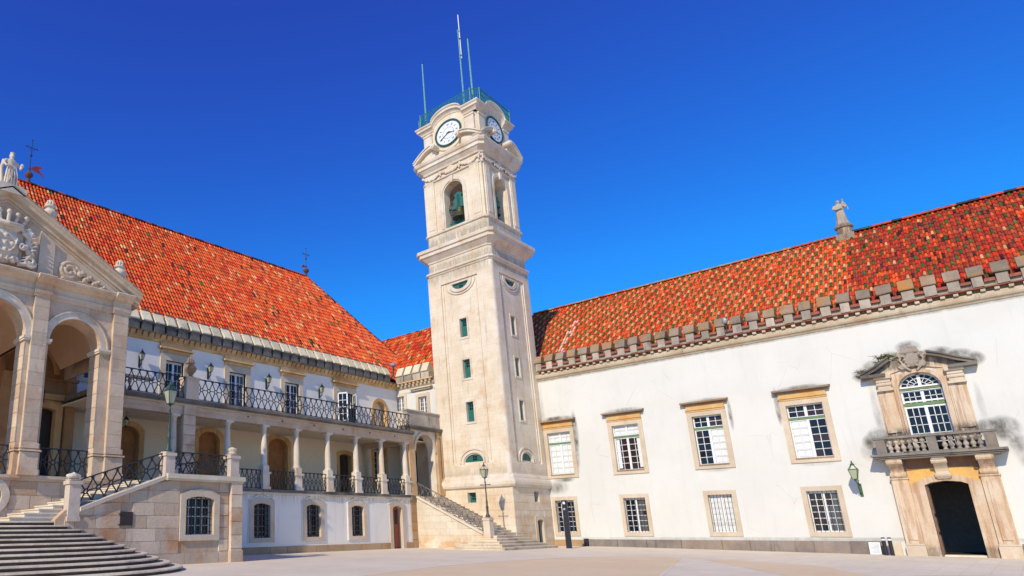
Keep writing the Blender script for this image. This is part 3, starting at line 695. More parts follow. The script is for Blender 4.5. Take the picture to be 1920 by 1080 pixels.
MB().wall(FB, [(1.26, 2.98), (1.5, 3.12), (1.92, 3.30), (2.41, 3.36), (2.9, 3.30), (3.3, 3.12), (3.62, 2.98), (3.62, 3.62), (3.0, 3.68), (2.41, 3.70), (1.8, 3.68), (1.26, 3.62)], [], -.02, .10).build('lintel', M_LINT, wing)
MB().wall(FB, [(1.26, 3.62), (1.8, 3.68), (2.41, 3.70), (3.0, 3.68), (3.62, 3.62), (3.62, 4.2), (1.26, 4.2)], [], -.02, .14).build('architrave', M_BRST, wing)
q = MB().loft([[FB(a, z, d) for z, d in ((3.18, .1), (3.18, .2), (3.35, .32), (3.5, .26), (3.62, .3), (3.85, .55), (4.05, .75), (4.2, .75), (4.2, .1))] for a in (2.2, 2.64)]); q.tube([FB(2.16, 3.34, .2), FB(2.68, 3.34, .2)], .11, 10); q.tube([FB(2.16, 3.98, .56), FB(2.68, 3.98, .56)], .14, 10)
q.build('keystone', M_TRIM, wing)
# doorway interior and open leaf
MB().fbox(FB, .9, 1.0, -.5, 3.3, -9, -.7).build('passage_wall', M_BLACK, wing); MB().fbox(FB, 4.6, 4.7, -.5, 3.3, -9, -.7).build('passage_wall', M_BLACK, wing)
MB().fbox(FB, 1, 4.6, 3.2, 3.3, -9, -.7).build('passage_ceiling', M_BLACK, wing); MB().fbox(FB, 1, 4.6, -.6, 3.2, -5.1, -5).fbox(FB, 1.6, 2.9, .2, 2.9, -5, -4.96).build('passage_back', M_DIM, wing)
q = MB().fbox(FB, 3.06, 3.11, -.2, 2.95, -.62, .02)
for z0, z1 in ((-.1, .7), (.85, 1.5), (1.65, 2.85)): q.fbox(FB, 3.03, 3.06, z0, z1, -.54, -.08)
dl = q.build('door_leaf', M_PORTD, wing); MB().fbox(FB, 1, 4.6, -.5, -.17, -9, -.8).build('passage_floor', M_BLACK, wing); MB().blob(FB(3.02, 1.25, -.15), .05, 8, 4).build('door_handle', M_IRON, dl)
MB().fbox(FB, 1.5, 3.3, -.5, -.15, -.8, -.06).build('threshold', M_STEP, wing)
# balcony
q = MB().fbox(FB, .26, 4.60, 4.20, 4.27, -.02, .92); q.fbox(FB, .18, 4.68, 4.27, 4.36, -.02, 1.0); q.fbox(FB, .45, 4.4, 4.12, 4.2, -.02, .84)
bal = q.build('balcony', M_BALC, wing)
for a in (4.05, 2.30, .44): 
    q = MB().fbox(FB, a, a+.36 if a != 2.30 else a+.32, 4.36, 5.06, .60, .92); q.fbox(FB, a+.07, a+.29 if a != 2.3 else a+.25, 4.46, 4.96, .92, .935); q.build('balcony_pier', M_BALC, bal)
MB().fbox(FB, .36, 4.48, 5.06, 5.16, .58, .96).build('balcony_rail', M_BALC, bal)
MB().fbox(FB, .44, 4.4, 4.36, 4.42, .62, .9).build('balcony_plinth', M_BALC, bal)
for a in (.44, 4.29): MB().fbox(FB, a, a+.12, 4.36, 5.06, 0, .6).build('balcony_side', M_BALC, bal)
prof = [(.05, 0), (.085, .0), (.085, .05), (.05, .07), (.055, .1), (.10, .17), (.105, .22), (.06, .31), (.04, .36), (.06, .41), (.10, .47), (.09, .53), (.05, .58), (.085, .59), (.085, .64), (.05, .64)]
bs = None
for k, a in enumerate([.95+.225*i for i in range(6)] + [2.78+.225*i for i in range(6)]):
    p_ = FB(a, 4.42, .76)
    if bs is None: bs = MB().lathe(p_, prof, 10).build('baluster', M_MERB, bal, True); a0_ = a
    else: inst(bs, bal, (0, a-a0_, 0))
# french window
fwin = MB()
d = -.22
q = MB()
for a in (1.68, 2.36, 3.09): q.fbox(FB, a, a+(.12 if a == 2.36 else .08), 4.42, 7.35, d, d+.06)
for z in (4.42, 6.5, 6.78, 7.26, 7.47): q.fbox(FB, 1.68, 3.17, z, z+.08, d, d+.055)
for l0, l1 in ((1.76, 2.36), (2.48, 3.09)):
    for c in (1, 2): q.fbox(FB, l0+(l1-l0)*c/3-.014, l0+(l1-l0)*c/3+.014, 4.5, 7.3, d+.01, d+.045)
    for z in (4.9, 5.3, 5.7, 6.1, 7.03): q.fbox(FB, l0, l1, z-.014, z+.014, d+.01, d+.045)
q.fbox(FB, 2.36, 2.48, 7.5, 8.12, d, d+.06)
cx = 2.425
q.bar(FB, [(cx+.70*math.cos(math.pi*i/16), 7.5+.60*math.sin(math.pi*i/16)) for i in range(17)], .08, .06, d)
for rr in (.24, .46): q.bar(FB, [(cx+rr*math.cos(math.pi*i/12), 7.5+rr*.86*math.sin(math.pi*i/12)) for i in range(13)], .028, .045, d)
for k in range(1, 8):
    if k != 4: a_ = math.pi*k/8; q.bar(FB, [(cx+.24*math.cos(a_), 7.5+.2*math.sin(a_)), (cx+.70*math.cos(a_), 7.5+.6*math.sin(a_))], .024, .045, d)
fwin = q.build('french_window', M_WPAINT, wing)
MB().fbox(FB, 1.66, 3.19, 6.6, 6.74, d-.02, d+.08).build('transom', M_GREEN, fwin); MB().fbox(FB, 1.66, 3.19, 7.36, 7.44, d-.02, d+.08).build('transom', M_GREEN, fwin)
for l0, l1 in ((1.76, 2.36), (2.48, 3.09)):
    for c in range(3):
        for z0, z1 in ((4.5, 4.9), (4.9, 5.3), (5.3, 5.7), (5.7, 6.1), (6.1, 6.5), (6.86, 7.03), (7.03, 7.26)):
            a0, a1 = l0+(l1-l0)*c/3, l0+(l1-l0)*(c+1)/3; t = random.uniform(-.005, .005)
            MB().add([FB(a0, z0, d+.01+t), FB(a1, z0, d+.01-t), FB(a1, z1, d+.012-t), FB(a0, z1, d+.012+t)], [(0, 1, 2, 3)]).build('pane', M_GLASS, fwin)
MB().wall(FB, arch(1.70, 3.15, 7.5, 7.5, 8.12), [], d-.01, d+.01).build('fanlight_pane', M_GLASS, fwin)
fwi = [(2.425+(a-2.425)*.99, 6.28+(z-6.28)*.996) for a, z in fw_loop]
q = MB().wall(FB, arch(1.50, 3.35, 4.36, 7.42, 8.32), [fwi], -.22, .10); q.wall(FB, arch(1.60, 3.25, 4.36, 7.42, 8.22), [fw_loop], .10, .15)
q.build('window_surround', M_ORNG, fwin)
MB().wall(FB, rect(1.22, 3.64, 7.40, 8.2), [[(1.69, 7.401), (3.16, 7.401)] + fw_loop[2:]], -.02, .07).build('spandrel', M_ORNG, fwin)
for a0, a1, o0, o1 in ((3.36, 3.66, 3.66, 3.98), (1.2, 1.49, .90, 1.2)):
    q = MB().fbox(FB, a0, a1, 4.36, 7.42, -.02, .09); q.fbox(FB, o0, o1, 4.36, 7.42, -.02, .05); q.fbox(FB, min(a0, o0)+.06, max(a1, o1)-.06, 5.4, 7.3, .09, .14); q.build('pilaster', M_ORNG, fwin)
    q = MB(); oo = min(o0, a0)-.04 if o0 > 2 else min(o0, a0)-.06
    q.fbox(FB, oo+.02, oo+.62, 7.42, 7.52, -.02, .24); q.fbox(FB, oo+.08, oo+.56, 7.52, 7.66, -.02, .20); q.tube([FB(oo+.04, 7.74, .18), FB(oo+.60, 7.74, .18)], .10, 9); q.fbox(FB, oo+.06, oo+.58, 7.84, 8.0, -.02, .26); q.fbox(FB, oo, oo+.64, 8.0, 8.18, -.02, .36)
    q.build('capital', M_TRIM, fwin)
# curved broken pediment
def pedarc(pts, name='pediment'):
    q = MB()
    q.bar(FB, pts, .16, .50, -.02); q.bar(FB, [(a, z+.10) for a, z in pts], .07, .58, -.02)
    return q.build(name, M_DARK, fwin)
pedarc([(4.36, 8.22), (4.1, 8.34), (3.8, 8.50), (3.5, 8.72), (3.25, 8.88)])
pedarc([(.40, 8.24), (.70, 8.36), (1.05, 8.52), (1.45, 8.74), (1.9, 8.92)])
MB().fbox(FB, 3.5, 4.4, 8.10, 8.24, -.02, .50).build('pediment_block', M_DARK, fwin); MB().fbox(FB, .38, 1.3, 8.10, 8.24, -.02, .50).build('pediment_block', M_DARK, fwin)
MB().wall(FB, [(1.0, 8.18), (1.5, 8.2), (2.0, 8.36), (2.9, 8.36), (3.4, 8.2), (3.95, 8.18), (3.3, 8.80), (2.8, 8.98), (2.0, 8.95), (1.5, 8.72), (1.1, 8.5)], [], -.02, .10).build('tympanum', M_ORNG, fwin)
# carved coat of arms above the window
def carve(name, q, mat, parent, vox=.035):
    o = q.build(name, mat, parent); md = o.modifiers.new('remesh', 'REMESH'); md.mode = 'VOXEL'; md.voxel_size = vox; md.use_smooth_shade = True
    return o
def spiral(F, a, z, r, turns, d, th, sgn=1, n=20, ph=0):
    return [F(a + r*(1-.8*i/n)*math.cos(ph+sgn*2*math.pi*turns*i/n), z + r*(1-.8*i/n)*math.sin(ph+sgn*2*math.pi*turns*i/n), d+.03*i/n) for i in range(n+1)]
q = MB().blob(FB(2.47, 8.72, .2), (.16, .28, .34), 10, 6)
for k in range(5): q.blob(FB(2.47+.12*(k-2), 9.30+.05*(2-abs(k-2)), .22), (.07, .06, .09), 7, 4)
q.tube([FB(2.15, 9.14, .2), FB(2.8, 9.14, .2)], .075, 8); q.tube([FB(2.2, 9.22, .2), FB(2.74, 9.22, .2)], .07, 8); q.fbox(FB, 2.2, 2.75, 9.1, 9.32, 0, .2)
for s_ in (-1, 1):
    q.tube(spiral(FB, 2.47+s_*.36, 9.0, .15, 1.3, .15, .04, s_), .05, 6); q.tube(spiral(FB, 2.47+s_*.34, 8.5, .16, 1.3, .15, .04, -s_), .05, 6)
    q.tube([FB(2.47+s_*.2, 9.1, .15), FB(2.47+s_*.42, 8.8, .2), FB(2.47+s_*.3, 8.45, .2), FB(2.47+s_*.1, 8.22, .2)], .06, 6)
    for k in range(4): q.blob(FB(2.47+s_*(.30-.05*k), 8.95-.17*k, .28), .05, 6, 4)
q.fbox(FB, 2.2, 2.74, 8.3, 9.1, -.02, .1)
carve('carved_arms', q, M_MERB, fwin, .03)

# ================================================================== LEFT WING (planes y = 26.4 and 30.5)
hall = thing('colonnaded_wing', 'wing with slim columns, iron balcony and steep orange tiled roof, left of the tower', 'building', (26, 28, 0))
def arcloop(a0, a1, z0, z1, rise=.13): return [(a0, z0), (a1, z0), (a1, z1-rise), (a0+(a1-a0)*.85, z1-rise*.42), ((a0+a1)/2+.12*(a1-a0), z1-.01), ((a0+a1)/2-.12*(a1-a0), z1-.01), (a0+(a1-a0)*.15, z1-rise*.42), (a0, z1-rise)]
LW = [(21.0, 22.1), (24.65, 25.72), (28.2, 29.26)]
dr = (31.86, 32.79, .06, 2.55)
holes = [arcloop(a, b_, .79, 2.52) for a, b_ in LW] + [arcloop(*dr[:2], dr[2]-.2, dr[3], .18)]
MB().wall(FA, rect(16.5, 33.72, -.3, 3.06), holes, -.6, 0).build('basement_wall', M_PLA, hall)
MB().fbox(FA, 16.5, 33.7, -.3, 3.0, -1.6, -1.5).build('basement_back', M_BLACK, hall)
RR = random.Random(5)
pieces(FA, 16.5, 31.62, -.3, .36, -.02, .05, 1.6, 'plinth_stone', M_OPLI, hall, RR); pieces(FA, 33.08, 33.7, -.3, .36, -.02, .05, .6, 'plinth_stone', M_OPLI, hall, RR)
pieces(FA, 16.5, 33.72, 3.06, 3.22, -.3, .12, 1.2, 'terrace_edge_stone', M_DARK, hall, RR)
for a, b_ in LW:
    m_ = MB()
    m_.fbox(FA, a, b_, .79, .87, -.33, -.27)
    for x in (a, (a+b_)/2-.04, b_-.07): m_.fbox(FA, x, x+.08, .8, 2.5, -.33, -.27)
    for k in (1, 3): m_.fbox(FA, a+(b_-a)*k/4-.015, a+(b_-a)*k/4+.015, .8, 2.5, -.32, -.28)
    for k in range(1, 6): m_.fbox(FA, a, b_, .79+.29*k-.015, .79+.29*k+.015, -.32, -.28)
    wnd = m_.build('window', M_SHADEDW, hall)
    MB().fbox(FA, a, b_, .8, 2.5, -.36, -.31).build('pane', M_GLASS, wnd)
    frame_ring(FA, arcloop(a-.28, b_+.28, .58, 2.78, .16), arcloop(a, b_, .79, 2.52), -.3, .06, wnd)
    MB().bar(FA, [(a-.32, 2.66), ((a+b_)/2, 3.02), (b_+.32, 2.66)], .05, .06, 0).build('gable_moulding', M_PLA, wnd)
    for s_ in (0, 1): x = a-.33 if s_ == 0 else b_+.27; MB().fbox(FA, x, x+.06, .56, 2.68, 0, .04).build('plaster_band', M_PLA, wnd)
    grille(FA, a, b_, .8, 2.5, 6, 7, wnd, d=-.12, r=.019, top=lambda s__, a=a, b_=b_: 2.5-.12*abs((s__-(a+b_)/2)/((b_-a)/2))**2)
# red door
q = MB(); a, b_ = dr[:2]; mid = (a+b_)/2-.08
q.fbox(FA, a, b_, -.02, 2.5, -.30, -.25)
for l0, l1 in ((a+.05, mid-.03), (mid+.05, b_-.06)):
    for z0, z1 in ((.12, .85), (.95, 1.25)): q.fbox(FA, l0+.04, l1-.04, z0, z1, -.25, -.23)
q.fbox(FA, a+.08, mid-.06, 1.38, 2.3, -.25, -.23); q.fbox(FA, mid-.02, mid+.04, 0, 2.45, -.25, -.21)
rd = q.build('door', M_REDD, hall); rd['label'] = 'red brown wooden double door'
MB().fbox(FA, mid+.14, b_-.16, 1.45, 2.3, -.25, -.235).build('door_pane', M_GLASS, rd); MB().fbox(FA, mid-.10, mid-.06, 1.12, 1.35, -.22, -.18).build('door_handle', M_IRON, rd)
frame_ring(FA, arcloop(a-.28, b_+.28, -.02, 2.82, .22), arcloop(a, b_, -.2, dr[3], .18), -.3, .07, rd)
MB().bar(FA, [(a-.36, 2.62), ((a+b_)/2, 2.98), (b_+.36, 2.62)], .05, .06, 0).build('gable_moulding', M_PLA, rd)
# terrace floor, gallery
q = MB().box(12.0, 33.8, 26.3, 30.6, 2.95, 3.18); q.box(33.8, 38.2, 26.42, 33, 2.95, 3.18); q.build('gallery_floor', M_STEP, hall)
q = MB().box(7, 16.5, 26.4, 30.6, 2.7, 3.14); q.build('terrace_floor', M_STEP, hall)
def octloop(a0, a1, z0, z1): w_ = (a1-a0); return [(a0, z0), (a1, z0), (a1, z1-.42), (a1-.1*w_, z1-.2), (a1-.27*w_, z1-.04), ((a0+a1)/2+.1*w_, z1), ((a0+a1)/2-.1*w_, z1), (a0+.27*w_, z1-.04), (a0+.1*w_, z1-.2), (a0, z1-.42)]
nich = [(15.3, 16.63, 6.45), (20.3, 21.75, 6.6), (25.35, 26.95, 6.62)]
gd = (31.56, 32.73, 6.08); gw = (35.1, 36.3, 6.7)
UD = [(18.0, 19.16), (22.33, 23.57), (26.74, 27.95), (31.50, 33.05)]; UZ = 10.3
hU = [octloop(a, b_, 3.16, z) for a, b_, z in nich] + [arcloop(gd[0], gd[1], 3.16, gd[2], .15), arcloop(gw[0], gw[1], 4.0, gw[2], .15)] + [rect(a, b_, 7.32, UZ) for a, b_ in UD] + [rect(13.35, 14.15, 8.6, UZ), arch(35.28, 36.6, 7.32, 9.55, 10.15)]
MB().wall(FU, rect(7, 38.0, 3.1, 11.3), hU, -.5, 0).build('upper_wall', M_PLU, hall)
MB().wall(FU, rect(12.3, 38.0, 3.17, 6.9), [h for h in hU[:5]], 0, .012).build('gallery_plaster_coat', M_PLG, hall)
MB().fbox(FU, 7, 38, 3.1, 11.3, -1.6, -1.5).build('inner_wall', M_BLACK, hall)
MB().fbox(FU, 7, 7.2, 3.1, 11.3, -10, 0).build('end_wall', M_PLU, hall)
for a, b_, z in nich:
    ow = octloop(a, b_, 3.16, z); n_ = MB().wall(FU, ow, [], -.34, -.28).build('boarded_niche', M_BRNW, hall)
    frame_ring(FU, octloop(a-.3, b_+.28, 3.16, z+.24), ow, -.3, .06, n_, M_CORN)
q = MB().fbox(FU, gd[0], gd[1], 3.16, 6.1, -.35, -.3); q.fbox(FU, gd[0]+.5, gd[0]+.56, 3.2, 6, -.3, -.26); q.fbox(FU, gd[0]+.62, gd[1]-.1, 3.5, 5.7, -.3, -.27)
gdo = q.build('gallery_door', M_BROWN, hall); frame_ring(FU, arcloop(gd[0]-.22, gd[1]+.22, 3.16, gd[2]+.24, .16), arcloop(gd[0], gd[1], 3.16, gd[2], .15), -.3, .06, gdo, M_CORN)
gwo = window(FU, gw[0], gw[1], 4.0, gw[2]-.1, 2, 6, hall, 2, -.25, panes=False); frame_ring(FU, arcloop(gw[0]-.24, gw[1]+.24, 3.8, gw[2]+.24, .16), arcloop(gw[0], gw[1], 4.0, gw[2], .15), -.3, .06, gwo, M_CORN)
MB().box(12.0, 33.75, 26.2, 30.5, 6.86, 6.92).box(33.75, 38, 27.02, 30.5, 6.86, 6.92).build('gallery_ceiling', M_PLG, hall)
# columns on pedestals
ped = MB(); cx = 19.35
p0 = FA(cx, 0, -.3)
ped.box(cx-.27, cx+.27, 26.18, 26.72, 3.22, 3.34); ped.box(cx-.22, cx+.22, 26.23, 26.67, 3.34, 4.0); ped.box(cx-.28, cx+.28, 26.17, 26.73, 4.0, 4.1); ped.box(cx-.2, cx+.2, 26.25, 26.65, 4.1, 4.42)
pd0 = ped.build('column_pedestal', M_TOWC, hall)
cl0 = MB().lathe((cx, 26.45, 4.42), [(.2, 0), (.21, .03), (.2, .07), (.165, .10), (.165, .3), (.16, .9), (.135, 1.6), (.125, 1.82), (.15, 1.84), (.15, 1.88), (.13, 1.9), (.15, 1.96), (.20, 2.0), (.2, 2.04)], 14).box(cx-.23, cx+.23, 26.22, 26.68, 6.44, 6.54).build('column', M_TOWC, hall)
for x in (16.2, 21.72, 24.03, 26.44, 28.81, 31.13, 33.45): inst(pd0, hall, (x-cx, 0, 0)); inst(cl0, hall, (x-cx, 0, 0))
inst(pd0, hall, (34.1-cx, 4.2, 0)); inst(cl0, hall, (34.1-cx, 3.7, 0))
q = MB().box(12.0, 34.0, 26.22, 26.7, 6.54, 6.74); q.box(12.0, 34.02, 26.18, 26.72, 6.74, 6.95); q.box(12, 34.05, 26.1, 26.75, 6.95, 7.05); q.build('architrave_beam', M_PORT, hall)
MB().box(33.9, 34.3, 26.75, 30.4, 6.5, 6.85).build('cross_beam', M_PORT, hall)
q = MB().box(12.0, 34.0, 25.95, 30.5, 7.12, 7.27); q.box(12, 33.98, 26.02, 30.4, 7.05, 7.12); q.box(34.0, 38, 26.9, 30.9, 7.05, 7.27); q.build('balcony_slab', M_DARK, hall)
c_ = MB().box(20.4, 20.46, 26.12, 26.18, 6.8, 6.86).build('iron_stud', M_IRON, hall)
for k in range(1, 6): inst(c_, hall, (2.35*k, 0, 0))
# big pier with its upper half on the balcony
ashlar(FA, 16.52, 17.2, 3.2, 7.0, .5, .7, [], hall, M_PORT, .05, seed=4, d0=.28)
MB().box(16.54, 17.18, 26.14, 26.8, 3.16, 7.0).build('gallery_pier', M_PORT, hall)
q = MB().box(16.5, 17.22, 25.92, 26.5, 7.27, 8.28); q.box(16.46, 17.26, 25.88, 26.54, 8.28, 8.36); q.build('balcony_pier', M_PORT, hall)
# upper doors
for i, (a, b_) in enumerate(UD):
    fr = MB().wall(FU, rect(a-.35, b_+.36, 7.28, 10.86), [rect(a, b_, 7.28, UZ)], -.3, .08)
    if i < 3:
        wnd = window(FU, a, b_, 7.3, UZ, 2, 6, hall, 2, -.2, panes=False, name='balcony_door'); wnd['label'] = 'closed white glazed balcony door'
    else:
        m_ = MB().fbox(FU, a, a+.05, 7.3, UZ, -.2, -.1); m_.fbox(FU, b_-.05, b_, 7.3, UZ, -.2, -.1)
        wnd = m_.build('balcony_door', M_WPAINT, hall); wnd['label'] = 'balcony door with both white leaves folded outwards'
        for s_, (x, ang) in enumerate(((a+.02, 62), (b_-.02, 118))):
            mm = MB(); t = Vector((math.cos(rad(ang)), -math.sin(rad(ang)), 0)); F2 = Fr((x, 30.42, 0), t, Vector((0, 0, 1)).cross(t))
            for (p0_, p1_) in ((0, .07), (.33, .36), (.62, .70)): mm.fbox(F2, p0_, p1_, 7.34, 10.2, -.02, .02)
            for k in range(7): mm.fbox(F2, 0, .7, 7.34+.465*k, 7.34+.465*k+(.09 if k in (0, 6) else .03), -.02, .02)
            lf = mm.build('door_leaf', M_WPAINT, wnd); MB().fbox(F2, .05, .66, 7.4, 10.15, -.004, .004).build('pane', M_GLASS, lf)
    fr.build('stone_surround', M_TRIM, wnd)
    q = MB().fbox(FU, a-.32, b_+.33, 10.72, 10.9, -.02, .14); q.fbox(FU, a-.50, b_+.5, 10.9, 11.0, -.02, .3); q.fbox(FU, a-.42, b_+.42, 11.0, 11.26, -.02, .16); q.build('hood', M_CORN, wnd)
wnd = window(FU, 13.35, 14.15, 8.6, UZ, 2, 5, hall, 1, -.2, panes=False); frame_ring(FU, rect(13.1, 14.4, 8.4, 10.55), rect(13.35, 14.15, 8.6, UZ), -.25, .06, wnd)
ah = arch(35.28, 36.6, 7.32, 9.55, 10.15)
an = MB().wall(FU, ah, [], -.5, -.4).build('arched_recess', M_PLG, hall); frame_ring(FU, arch(35.05, 36.83, 7.28, 9.5, 10.38), ah, -.4, .08, an, M_CORN); grille(FU, 35.3, 35.8, 7.4, 9.6, 3, 4, an, d=-.3)
# cornice with corbels, parapet blocks, sloping merlon slabs
q = MB().loft([[FU(a, z, d) for (z, d) in ((11.22, -.1), (11.22, .05), (11.3, .12), (11.36, .14), (11.6, .16), (11.6, -.1))] for a in (10, 38.0-.14)]); q.build('cornice', M_CORN, hall)
q = MB().loft([[FU(10.1, 11.36, .1), FU(10.32, 11.36, .1), FU(10.32, 11.36, .18), FU(10.1, 11.36, .18)], [FU(10.06, 11.6, .1), FU(10.36, 11.6, .1), FU(10.36, 11.6, .36), FU(10.06, 11.6, .36)]])
c0 = q.build('corbel', M_CORN, hall)
for k in range(1, 75): inst(c0, hall, (.372*k, 0, 0))
MB().fbox(FU, 10, 37.9, 11.6, 11.67, -.6, .42).build('cornice_slab', M_DARK, hall)
for i in range(0, 34):
    x = 36.645 - .772*i; j = lambda k=.02: random.uniform(-k, k)
    zt = 12.86+j(.02)
    b0 = MB().fbox(FU, x-.325+j(.015), x+.325+j(.015), 11.68, 12.18, -.5, .32+j(.03), .02).build('parapet_block', M_DARK, hall)
    e_ = [j(.012) for _ in range(14)]
    MB().loft([[FU(a, z+e_[q_*7+k_], d+e_[q_*7+k_]) for k_, (z, d) in enumerate(((12.18, -.4), (12.18, .40), (12.24, .42), (zt-.06, .06), (zt, .05), (zt, -.06), (12.3, -.4)))] for q_, a in enumerate((x-.285, x+.27+j(.01)))]).build('merlon_slab', M_PALE, b0)
    MB().fbox(FU, x-.27, x+.26, zt+.002, zt+.065, -.10, .08).build('merlon_tile', M_BRICK, b0)
    MB().fbox(FU, x+.34, x+.43, 11.68, 12.0, -.5, .18).build('gap_block', M_DARK, b0)
# steep hipped roof
SL = 1.39; YR = 38.0; ZR = 22.15; EY = 30.75; EZ = ZR - SL*(YR-EY)
V = Vector((0, YR-EY, ZR-EZ)); vl = V.length; RX = 35.9
MB().add([(11.3, EY, EZ-.05), (RX+YR-EY, EY, EZ-.05), (RX, YR, ZR-.05), (11.3, YR, ZR-.05)], [(0, 1, 2, 3)]).build('roof_deck', M_ROOFB, hall)
MB().add([(RX+YR-EY, EY, EZ-.05), (RX+YR-EY, 2*YR-EY, EZ-.05), (RX, YR, ZR-.05)], [(0, 1, 2)]).build('hip_roof', M_ROOFB, hall)
MB().add([(11.3, EY, EZ-.05), (11.3, YR, ZR-.05), (11.3, 2*YR-EY, EZ-.05)], [(0, 1, 2)]).build('gable', M_PLU, hall)
MB().add([(11.3, 2*YR-EY, EZ-.05), (RX+YR-EY, 2*YR-EY, EZ-.05), (RX, YR, ZR-.05), (11.3, YR, ZR-.05)], [(0, 1, 2, 3)]).build('back_roof', M_ROOFB, hall)
def colA(c, r, u, v): return jc(random.choices([OR, RD, SA, CR, DK, GN, BR], [64, 16, 9, 3, 1.2, .8, 10])[0], .13)
def chA(c, r, u, v): return jc(random.choices([DK, MA, BR], [6, 4, 1])[0], .25)  # channel tiles coloured dark to paint the shade between tile columns
tiles('roof_tiles', (11.4, EY, EZ), (1, 0, 0), V, 32, vl, .225, .46, lambda u, v: v < vl and 11.4+u < RX + (vl-v)/vl*(YR-EY) and v > -1, colA, chA, hall, rad_=.33)
ridge(hall, (11.3, YR, ZR), (RX, YR, ZR), .45, ([M_RT1, M_RT2], [5, 4]), r=.17)
ridge(hall, (RX+(YR-EY)*.72, EY+(YR-EY)*.28, EZ+(ZR-EZ)*.28), (RX, YR, ZR), .45, ([M_RT2, M_RT1], [5, 2]), r=.15, name='hip_tile')
# short wall facing left above the corner porch, its roof
q = MB().wall(FM, rect(26.5, 30.9, 7.0, 11.3), [rect(29.78, 30.62, 8.5, 10.72), rect(27.72, 28.5, 8.5, 10.42)], -.4, 0); q.build('side_wall', M_PLB, hall)
MB().fbox(FM, 26.5, 30.9, 7, 11.3, -1.6, -1.5).build('inner_wall', M_BLACK, hall)
for a, b_, zt in ((29.78, 30.62, 10.72), (27.72, 28.5, 10.42)):
    wnd = window(FM, a, b_, 8.5, zt, 2, 6, hall, 2, -.2, panes=False); frame_ring(FM, rect(a-.22, b_+.22, 8.3, zt+.24), rect(a, b_, 8.5, zt), -.25, .06, wnd)
MB().fbox(FM, 27.15, 29.1, 11.02, 11.12, -.02, .3).fbox(FM, 27.3, 28.95, 10.92, 11.02, -.02, .18).build('hood', M_TRIM, hall)
q = MB().loft([[FM(a, z, d) for (z, d) in ((11.22, -.1), (11.22, .05), (11.3, .12), (11.36, .14), (11.6, .16), (11.6, -.1))] for a in (26.9, 30.5)]); q.build('cornice', M_BCORN, hall)
c0 = MB().fbox(FM, 27.1, 27.26, 11.42, 11.6, .1, .34).build('corbel', M_BCORN, hall)
for k in range(1, 10): inst(c0, hall, (0, .36*k, 0))
MB().fbox(FM, 26.9, 30.2, 11.6, 11.67, -.6, .40).build('cornice_slab', M_CORN, hall)
b1 = MB().fbox(FM, 27.22, 27.93, 11.68, 12.18, -.5, .32, .015).build('parapet_block', M_MERB, hall)
s1 = MB().loft([[FM(a, z, d) for (z, d) in ((12.18, -.4), (12.18, .40), (12.24, .42), (12.80, .12), (12.86, .1), (12.86, -.06), (12.3, -.4))] for a in (27.28, 27.87)]).build('merlon_slab', M_PALE, b1)
for k in range(1, 4): bb = inst(b1, hall, (0, .775*k, 0)); inst(s1, bb, (0, 0, 0))
V = Vector((43.0-38.6, 0, 17.15-12.0)); vl2 = V.length
MB().add([(38.6, 37.5, 11.95), (38.6, 26.5, 11.95), (43, 26.5, 17.1), (43, 37.5, 17.1)], [(0, 1, 2, 3)]).build('side_roof_deck', M_ROOFB, hall)
MB().add([(38.6, 26.5, 11), (47, 26.5, 11), (43, 26.5, 17.1)], [(0, 1, 2)]).build('side_gable', M_ROOFB, hall)
def colC(c, r, u, v):
    y = 37-u
    if y < 32 and (c*7+r*3) % 23 == 0: return jc(GN, .3)
    return jc(random.choices([OR, RD, SA, CR, BR], [50, 22, 16, 8, 8])[0], .18)
tiles('side_roof_tiles', (38.6, 37, 12.0), (0, -1, 0), V, 10.4, vl2, .225, .46, lambda u, v: v < vl2, colC, lambda *a: jc(random.choices([BR, OR, MA], [4, 2, 3])[0]), hall)
ridge(hall, (43, 37, 17.15), (43, 26.6, 17.15), .45, ([M_RT1, M_RT2, M_RT3], [3, 2, 2]), r=.15)
# valley gutter block near the corner
# ---- corner porch
porch = thing('corner_porch', 'small arched stone porch with a plain parapet between the colonnade and the tower', 'porch', (35.5, 27, 0))
al = arch(34.52, 36.66, 3.1, 6.1, 7.24)
MB().fbox(FA, 33.73, 34.35, -.1, 3.2, -.3, .018).build('pier_core', M_OPLI, porch); ashlar(FA, 33.72, 34.36, -.02, 3.2, .5, .7, [], porch, M_OPLI, .05, seed=8, d0=.02)
MB().wall(FA, [(33.72, 3.1), (34.52, 3.1)] + al[2:][::-1][:0] + [(34.52, 6.1)] + [p for p in reversed(al[2:-1])] + [(36.66, 3.1), (37.28, 3.1), (37.28, 7.5), (33.72, 7.5)], [], -.6, 0).build('arch_wall', M_TOWC, porch)
MB().wall(FA, arch(34.34, 36.84, 5.9, 6.1, 7.44)[2:] + [(34.52, 6.1)] + [p for p in reversed(al[2:-1])][0:], [], -.02, .07).build('archivolt', M_TRIM, porch)
for a0, a1 in ((33.78, 34.30), (36.84, 37.2)):
    q = MB().fbox(FA, a0, a1, 3.2, 7.15, 0, .10); q.fbox(FA, a0-.05, a1+.05, 7.15, 7.3, 0, .16); q.fbox(FA, a0-.05, a1+.05, 3.2, 3.9, 0, .15); q.fbox(FA, a0-.03, a1+.03, 7.3, 7.5, 0, .12); q.build('pilaster', M_CORN, porch)
q = MB().box(33.62, 37.28, 26.15, 26.9, 7.5, 7.62); q.box(33.56, 37.28, 26.08, 27, 7.62, 7.72); q.build('cornice', M_DARK, porch)
q = MB().box(33.72, 37.25, 26.3, 26.6, 7.72, 8.68); q.box(33.66, 37.25, 26.24, 26.66, 8.68, 8.78); q.build('parapet', M_MERB, porch)
